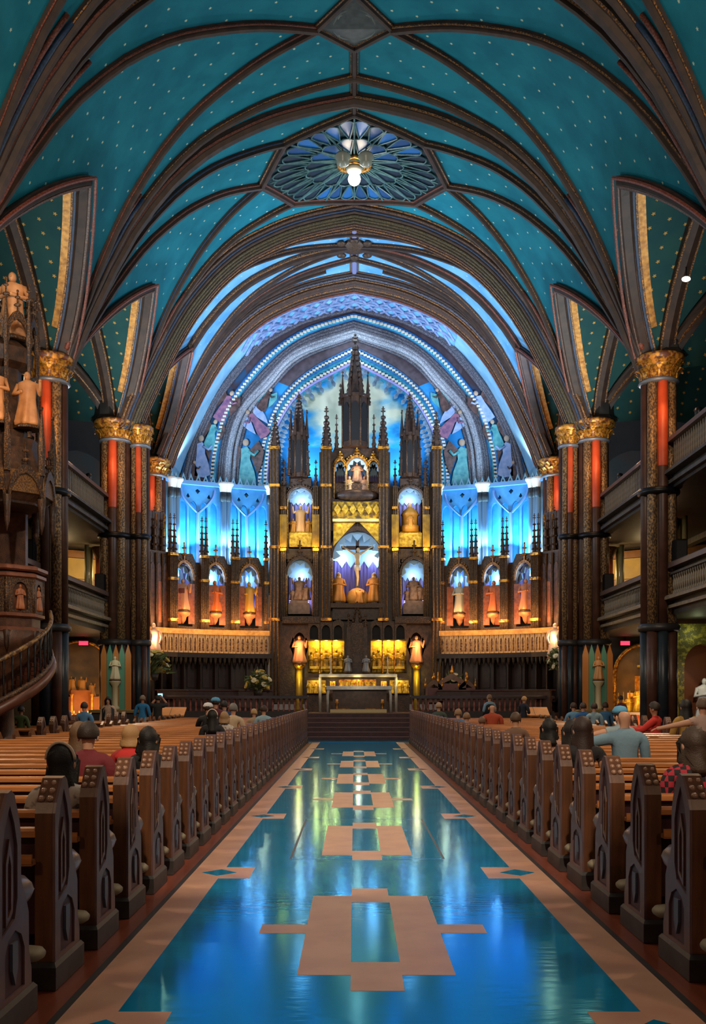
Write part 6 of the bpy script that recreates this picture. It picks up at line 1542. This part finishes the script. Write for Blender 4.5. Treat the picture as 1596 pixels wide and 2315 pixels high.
def build_people():
    tmp = []
    for p in PEOPLE:
        J, E = skeleton(p); me = bpy.data.meshes.new('skeleton'); me.from_pydata([a for a, r in J], [(a, b) for a, b, t in E], [])
        o = bpy.data.objects.new('skeleton', me); COL.objects.link(o)
        m = o.modifiers.new('skin', 'SKIN'); m.use_smooth_shade = True; m.branch_smoothing = .6
        for i, (a, r) in enumerate(J): sv = me.skin_vertices[0].data[i]; sv.radius = (r, r); sv.use_root = (i == 0)
        o.modifiers.new('sub', 'SUBSURF').levels = 1
        tmp.append((p, o, J, E))
    dg = bpy.context.evaluated_depsgraph_get(); dg.update()
    for p, o, J, E in tmp:
        me = bpy.data.meshes.new_from_object(o.evaluated_get(dg)); nv = len(me.vertices)
        co = np.empty(nv*3); me.vertices.foreach_get('co', co); co = co.reshape(-1, 3)
        best = np.full(nv, 1e9); tagi = np.zeros(nv, int); tags = [t for a, b, t in E]
        for i, (a, b, t) in enumerate(E):
            A, B = np.array(J[a][0]), np.array(J[b][0]); d = B-A; q = np.clip(((co-A)@d)/max(1e-9, d@d), 0, 1)
            rad = J[a][1]+(J[b][1]-J[a][1])*q
            ds = np.linalg.norm(co-(A+q[:, None]*d), axis=1)/rad
            k = ds < best; best[k] = ds[k]; tagi[k] = i
        tg = np.array(tags)[tagi]
        tm = (tg == 'torso'); co[tm, 1] *= .80
        tmx = tm & (np.abs(co[:, 0]) < .16); co[tmx, 0] *= 1.12
        hm = tg == 'head'; hc = np.array(p['head']); co[hm, 0] *= .88; 
        # face: brow, nose, chin
        dx = co[:, 0]; dzz = co[:, 2]-hc[2]; fr2 = hm & (co[:, 1] > hc[1]+.03)
        co[fr2, 1] += .018*np.exp(-((dx[fr2]/.018)**2+((dzz[fr2]+.012)/.03)**2)); co[fr2, 1] += .010*np.exp(-((dx[fr2]/.03)**2+((dzz[fr2]+.085)/.02)**2))
        me.vertices.foreach_set('co', co.ravel()); me.update()
        root = thing('person', p['label'], 'person', (p['x'], p['y'], p['z']), rz=p['rz']); root.scale = (p['scale'],)*3
        sk = SK[p['skin']]
        # five separate fingers on each hand joined to the body mesh
        mb = MB()
        for wr, hd, d, s in p['hands']:
            side = Vector((0, 0, 1)).cross(d); side = side.normalized() if side.length > .1 else Vector((1, 0, 0)); up_ = d.cross(side)
            for k in range(4):
                b0 = hd+side*(k-1.5)*.019+d*.01; L = (.062, .072, .068, .052)[k]
                mb.tube([b0-d*.01, b0+d*L*.5-up_*.004, b0+d*L*.85-up_*.016, b0+d*L-up_*.03], [.011, .0095, .0085, .006], 5)
            tb_ = hd-d*.045+side*s*.03; mb.tube([tb_, tb_+side*s*.022+d*.03, tb_+side*s*.024+d*.06], [.012, .010, .007], 5)
        bm = bmesh.new(); bm.from_mesh(me); vs = [bm.verts.new(v) for v in mb.v]
        for f in mb.f:
            try: bm.faces.new([vs[i] for i in f])
            except ValueError: pass
        bm.to_mesh(me); bm.free(); me.materials.clear(); me.materials.append(sk)
        me.polygons.foreach_set('material_index', [0]*len(me.polygons)); me.polygons.foreach_set('use_smooth', [True]*len(me.polygons))
        bo = bpy.data.objects.new('body', me); COL.objects.link(bo); bo.parent = root
        nor = np.empty(len(me.vertices)*3); me.vertices.foreach_get('normal', nor); nor = nor.reshape(-1, 3)[:nv]
        faces = [tuple(f.vertices) for f in me.polygons if max(f.vertices) < nv]
        def cloth(nm, keep, m, off):
            fs = [f for f in faces if sum(keep[i] for i in f) >= len(f)/2]
            used = sorted({i for f in fs for i in f}); mp = {i: k for k, i in enumerate(used)}
            c = MB(); c.v = [tuple(co[i]+nor[i]*off) for i in used]; c.f = [tuple(mp[i] for i in f) for f in fs]
            me2 = bpy.data.meshes.new(nm); me2.from_pydata(c.v, [], c.f); me2.materials.append(m); me2.polygons.foreach_set('use_smooth', [True]*len(me2.polygons))
            o2 = bpy.data.objects.new(nm, me2); COL.objects.link(o2); o2.parent = root; return o2
        sleeves = {'long': ('torso', 'uarm', 'farm'), 'short': ('torso', 'uarm'), 'none': ('torso',)}[p['sleeve']]
        sm = p['shirt'] if not isinstance(p['shirt'], str) else mat('shirt '+p['shirt'], p['shirt'], .8, bump=.15, bscale=30)
        keep = np.isin(tg, sleeves); 
        if p['sleeve'] == 'short':
            el = J[[b for a, b, t in E if t == 'uarm'][0]][0]
        cloth('shirt', keep, sm, .012)
        short = p['extra'] == 'shorts'
        cloth('trousers', np.isin(tg, ('pants',) if short else ('pants', 'shin')), mat('trousers '+p['pants'], p['pants'], .8), .014)
        cloth('shoes', tg == 'foot', mat('shoes', '#24211f' if p['extra'] != 'shorts' else '#b8b4ac', .6), .01)
        hd = p['head']; hairm = mat('hair '+p['hcol'], p['hcol'], .6, col2=None, bump=.2, bscale=90)
        if p['hair'] != 'bald':
            long_ = p['hair'] in ('long', 'bob', 'curly'); hb_ = MB(); rows = []
            nu, nv_ = 16, 9
            for i in range(nv_+1):
                th = PI*.02+PI*(.60 if not long_ else .62)*i/nv_; row = []
                for k in range(nu):
                    a = 2*PI*k/nu; fc = max(0, math.sin(a))            # +y = face
                    t2 = th*(1-.45*fc) if th > PI*.2 else th
                    r = 1.03+(.07*math.sin(k*5.1+i*3.3) if p['hair'] == 'curly' else .02*math.sin(k*7+i))
                    row.append((hd.x+.098*r*math.sin(t2)*math.cos(a), hd.y-.006+.112*r*math.sin(t2)*math.sin(a), hd.z+.012+.118*r*math.cos(t2)))
                rows.append(row)
            if long_:
                dl = {'long': .30, 'bob': .10, 'curly': .2}[p['hair']]
                for i in range(1, 5):
                    row = []
                    for k in range(nu):
                        q = rows[nv_][k]; back = q[1] < hd.y+.03; t_ = i/4
                        wv = .012*math.sin(k*4+i*2.2)*(2 if p['hair'] == 'curly' else 1)
                        row.append((hd.x+(q[0]-hd.x)*(1+.22*math.sin(t_*PI*.8))+wv, q[1]-.03*t_ if back else q[1], q[2]-(dl*t_ if back else .0)))
                    rows.append(row)
            hb_.loft(rows)
            obj('hair', hb_, hairm, root, True, False)
        for s in (-1, 1):
            obj('ear', MB().sphere((s*.088, hd.y-.012, hd.z-.025), (.014, .026, .036), 7, 5), sk, root, True, False)
            obj('eye', MB().sphere((s*.033, hd.y+.082, hd.z+.0), (.014, .008, .008), 6, 4), EYE, root, True, False)
        obj('mouth', MB().sphere((0, hd.y+.083, hd.z-.058), (.024, .008, .006), 7, 4), LIP, root, True, False)
        ex = p['extra']
        if ex == 'headband': obj('headband', MB().tube([(hd.x+.101*math.cos(a), hd.y-.035-.02*math.sin(a), hd.z+.012+.122*math.sin(a)) for a in [PI*i/12 for i in range(13)]], .011, 6), mat('cream headband', '#d8c4ae', .6), root, True, False)
        if ex == 'cap': obj('cap', MB().lathe([(.115, .03), (.118, .07), (.08, .125), (.01, .14)], 12, (hd.x, hd.y, hd.z)), mat('pale cap', '#c8ccd0', .7), root, True, False)
        if ex == 'bluecap': obj('cap', MB().lathe([(.115, .03), (.118, .07), (.08, .125), (.01, .14)], 12, (hd.x, hd.y, hd.z)), mat('sky cap', '#5aa0c8', .7), root, True, False)
        if ex == 'scarf': obj('scarf', MB().lathe([(.17, -.29), (.18, -.24), (.11, -.17), (.085, -.12)], 12, (0, .0, hd.z)), mat('red scarf', '#d0302c', .8), root, True, False)
        if ex == 'vest': obj('vest', MB().loft([[(.2*math.cos(a)*k, .125*math.sin(a)*k, p['h']+zz) for a in [2*PI*i/14 for i in range(14)]] for zz, k in ((.0, 1.0), (.2, .98), (.36, 1.0), (.43, .75))]), mat('black vest', '#17171a', .8), root, True, False)
        if ex == 'jacket': obj('jacket', MB().loft([[(.225*math.cos(a)*k, .15*math.sin(a)*k, p['h']+zz) for a in [PI*.72+PI*1.56*i/14 for i in range(15)]] for zz, k in ((-.12, 1.0), (.2, .96), (.38, 1.0), (.46, .6))], caps=False, closed=False), mat('dark jacket', '#22262a', .8), root, True, False)
        if p['pose'] == 'phone':
            ph = thing('phone', 'phone with a glowing blue screen held up by the person in black', 'phone', (p['x'], p['y']+.4*p['scale'], p['z']+(p['h']+.80)*p['scale']))
            obj('case', MB().cbox(-.09, .09, -.006, .006, -.07, .07, .003), iron, ph, False, False); obj('screen', MB().box(-.082, .082, -.009, -.006, -.06, .06), mat('phone screen', '#80c0ff', .3, emit=3), ph, False, False)
        bpy.data.objects.remove(o)
def at_px(px, d): return (px-CX)*d/F
def check_mat():
    m = bpy.data.materials.new('red black check'); m.use_nodes = True; nt = m.node_tree; b = nt.nodes['Principled BSDF']; b.inputs['Roughness'].default_value = .8
    tc = nt.nodes.new('ShaderNodeTexCoord'); ck = nt.nodes.new('ShaderNodeTexChecker'); ck.inputs['Scale'].default_value = 22; ck.inputs['Color1'].default_value = lin('#a02434'); ck.inputs['Color2'].default_value = lin('#161216')
    nt.links.new(tc.outputs['Object'], ck.inputs['Vector']); nt.links.new(ck.outputs['Color'], b.inputs['Base Color']); return m
CHK = check_mat()
def floral_mat(): return mat('floral white', '#c8bfb4', .8, col2='#6a625c', scale=14, thr=(.5, .62))
def row_y(y0, d): k = round((d-.3-y0)/PITCH); return y0+PITCH*k+.30
LY = lambda d: row_y(4.75, d); RY = lambda d: row_y(4.92, d)
def seat_l(label, px, d, **k): y = LY(d); person(label, at_px(px, y), y, 'sit' if 'pose' not in k else k.pop('pose'), **k)
def seat_r(label, px, d, **k): y = RY(d); person(label, at_px(px, y), y, 'sit' if 'pose' not in k else k.pop('pose'), **k)
seat_l('seated person in floral white top with black hair and cream headband', 137, 6.9, shirt=floral_mat(), hair='long', hcol='#0f0c0c', extra='headband', scale=1.0)
seat_l('seated person in maroon sweater with short brown hair', 198, 9.6, shirt='#6e2028', hair='short', hcol='#2c2018', scale=1.06, build=1.12)
seat_l('seated person with dark blonde hair half hidden behind the maroon sweater', 178, 10.5, shirt='#5a4638', hair='long', hcol='#6a4e34', scale=1.04)
seat_l('seated blonde person with a red scarf', 294, 11.4, shirt='#a02826', hair='bob', hcol='#b08858', extra='scarf')
seat_l('seated person in black with thick dark hair beside the red scarf', 334, 10.5, shirt='#17171b', hair='curly', hcol='#120e0e')
person('standing person in bright blue shirt and grey shorts by the left choir stalls', at_px(322, 33.0), 33.0, 'stand', '#1f6a9c', '#8a8884', 'short', '#7a6a5a', 'tan', 'short', scale=1.0, extra='shorts')
person('person in black holding up a glowing phone', at_px(357, 33.3), 33.3, 'phone', '#15161a', '#4c443c', 'short', '#1c1512', 'tan', 'short', build=1.15)
person('standing woman in dark jacket and pale top facing the camera at left', at_px(245, 31.9), 31.9, 'stand', '#b89c88', '#23262a', 'long', '#2a1c16', 'fair', 'long', rz=PI, extra='jacket', scale=.97)
person('person in green top near the flowers at the left edge', at_px(47, 24.4), 24.4, 'stand', '#4c5a30', '#2a2a28', 'short', '#1c1614', 'tan', 'long', scale=.84)
person('person in pink shirt standing at the left altar rail', at_px(146, 31.6), 31.6, 'stand', '#c09498', '#3a3436', 'short', '#4a3a30', 'fair', 'short', scale=.88)
person('person in light blue shirt seated before the left altar', at_px(190, 29.9), 29.9, 'sit', '#5a88b0', '#33333a', 'short', '#3a2c24', 'fair', 'long', scale=1.12)
person('person in grey cut by the left edge with a bare arm', at_px(6, 21.9), 21.85, 'stand', '#3c4248', '#2a2a2e', 'short', '#2a201a', 'fair', 'short', scale=.84)
seat_l('person in maroon top with a sky blue cap far down the left pews', 487, 29.0, shirt='#6a2c38', extra='bluecap', scale=1.22, hcol='#241a16')
seat_l('person in navy top beside the sky blue cap', 507, 29.9, shirt='#284a78', hair='short', hcol='#20201f', scale=1.15)
seat_l('person in black jacket with a pale cap in the far left pews', 470, 25.2, shirt='#14161a', extra='cap', pose='sit_lean', scale=1.12)
seat_l('black haired person with cream headband leaning in the left pews', 480, 19.7, shirt='#1a1a1e', hair='long', hcol='#100e0e', extra='headband', scale=1.05)
seat_l('grey haired person in cream top in the left pews', 527, 24.2, shirt='#b8a488', hair='short', hcol='#6c6a68', scale=1.12)
seat_l('blonde person in patterned cream top in the left pews', 507, 21.5, shirt=floral_mat(), hair='bob', hcol='#9a7a54', scale=1.0)
seat_l('dark haired person in pale blue top near the far end of the left pews', 596, 28.0, shirt='#8fb0c0', hair='short', hcol='#3a2a20', scale=1.06)
seat_l('blond person beside the pale blue top in the far left pews', 574, 28.9, shirt='#a89478', hair='short', hcol='#b89868', scale=.98)
person('standing man in light blue shirt and black vest near the right stalls', at_px(1107, 37.9), 37.9, 'stand_fold', '#7fa4b8', '#22242a', 'short', '#8a6a50', 'fair', 'long', rz=.3, extra='vest', scale=1.02)
person('standing blond person in navy by the right reading desk', at_px(1182, 36.6), 36.4, 'stand_fold', '#161c2c', '#1c1c22', 'short', '#b08c5c', 'fair', 'short', rz=-.9, scale=.98)
seat_r('person in rust red top in the far right pews', 1113, 27.6, shirt='#a84428', hair='bald', hcol='#5a4a40', build=1.2, scale=1.12)
seat_r('person in slate blue leaning in the far right pews', 1036, 26.0, shirt='#4a6c8c', hair='short', hcol='#8a6c50', pose='sit_lean', scale=1.0)
seat_r('person in teal top in the far right pews', 1055, 24.0, shirt='#4f7c94', hair='short', hcol='#7a5c40', scale=.95)
seat_r('grey haired person near the far end of the right pews', 992, 32.3, shirt='#3c4a44', hair='short', hcol='#a08468', scale=1.1)
seat_r('person in pink top in the right pews behind the rust red top', 1090, 22.5, shirt='#c8506a', hair='short', hcol='#6a4c38', scale=.9)
seat_r('brown haired person in the right pews before the orange bench', 1166, 18.3, shirt='#6a5040', hair='short', hcol='#4a3628', scale=1.03)
seat_r('black haired person in the right pews', 1243, 13.5, shirt='#a88070', hair='curly', hcol='#0f0d0d', scale=1.02, sleeve='none')
seat_r('bare shouldered person with long brown hair in the right pews', 1318, 10.6, shirt='#1c1a1e', hair='long', hcol='#2e1e18', scale=1.08, sleeve='none')
seat_r('second dark haired person close behind the bare shouldered one', 1294, 11.6, shirt='#241e20', hair='long', hcol='#1e1512', scale=1.04)
seat_r('bald man in grey blue shirt resting his arm along the pew', 1413, 12.6, shirt='#6f8ea0', hair='bald', pose='sit_arm', sleeve='short', scale=1.16, build=1.15)
seat_r('person with sky blue cap beyond the bald man', 1403, 16.2, shirt='#8aa0a8', extra='bluecap', pose='sit_arm', sleeve='none', scale=1.12)
person('person in bright red top turned sideways in the right side block', at_px(1487, 21.2), 21.35, 'sit_lean', '#c8342c', '#2a2a30', 'short', '#2c201a', 'tan', 'long', rz=.9, scale=1.16)
person('person in plaid red shirt standing before the right aisle altar', at_px(1404, 36.3), 36.3, 'stand', '#8a4a54', '#24242a', 'short', '#4a3428', 'fair', 'long', rz=.5)
person('person in black beside the glowing right altar', at_px(1478, 35.0), 34.9, 'stand', '#1a1a1c', '#1a1a1e', 'short', '#1c1614', 'tan', 'long', scale=1.05)
seat_r('curly haired person in red and black checked shirt at the right edge', 1572, 8.1, shirt=CHK, hair='curly', hcol='#3a2a1e', scale=1.06, build=1.15)
person('person in mustard top with dark hair at the right edge', at_px(1569, 20.0), 20.45, 'sit', '#a8823a', '#2a2428', 'long', '#16100e', 'tan', 'long', scale=1.2)
person('person in pale top reaching out at the right edge', at_px(1592, 18.6), 18.65, 'sit_arm', '#b09488', '#2c2a2c', 'short', '#5a4434', 'fair', 'none', scale=1.22)
for i, (px, d, c, nm) in enumerate(((1300, 32.0, '#5f8fb0', 'pale blue'), (1322, 31.1, '#1f5a9a', 'royal blue'), (1347, 30.2, '#8aa8b8', 'ash blue'), (1372, 32.9, '#3f6f98', 'steel blue'))):
    person('person in %s among the group seated before the right chancel column' % nm, at_px(px, d), d+.2, 'sit', c, '#2a2c34', 'short', '#3a2a22', 'fair', 'long', scale=1.1)
build_people()

# things left on the pews and the floor
for lb, x, y, z, w_, c in (('folded cream coat hanging over the second left pew end', -2.3, 6.35, .45, .3, '#b8a890'),):
    ct = thing('coat', lb, 'coat', (x, y, z)); obj('cloth', MB().loft([[(w_*math.cos(a)*k, .12*math.sin(a)*k, zz) for a in [2*PI*i/12 for i in range(12)]] for zz, k in ((0, 1.0), (.06, 1.05), (.11, .8), (.13, .3))]), mat('cream coat', c, .8), ct, True, False)
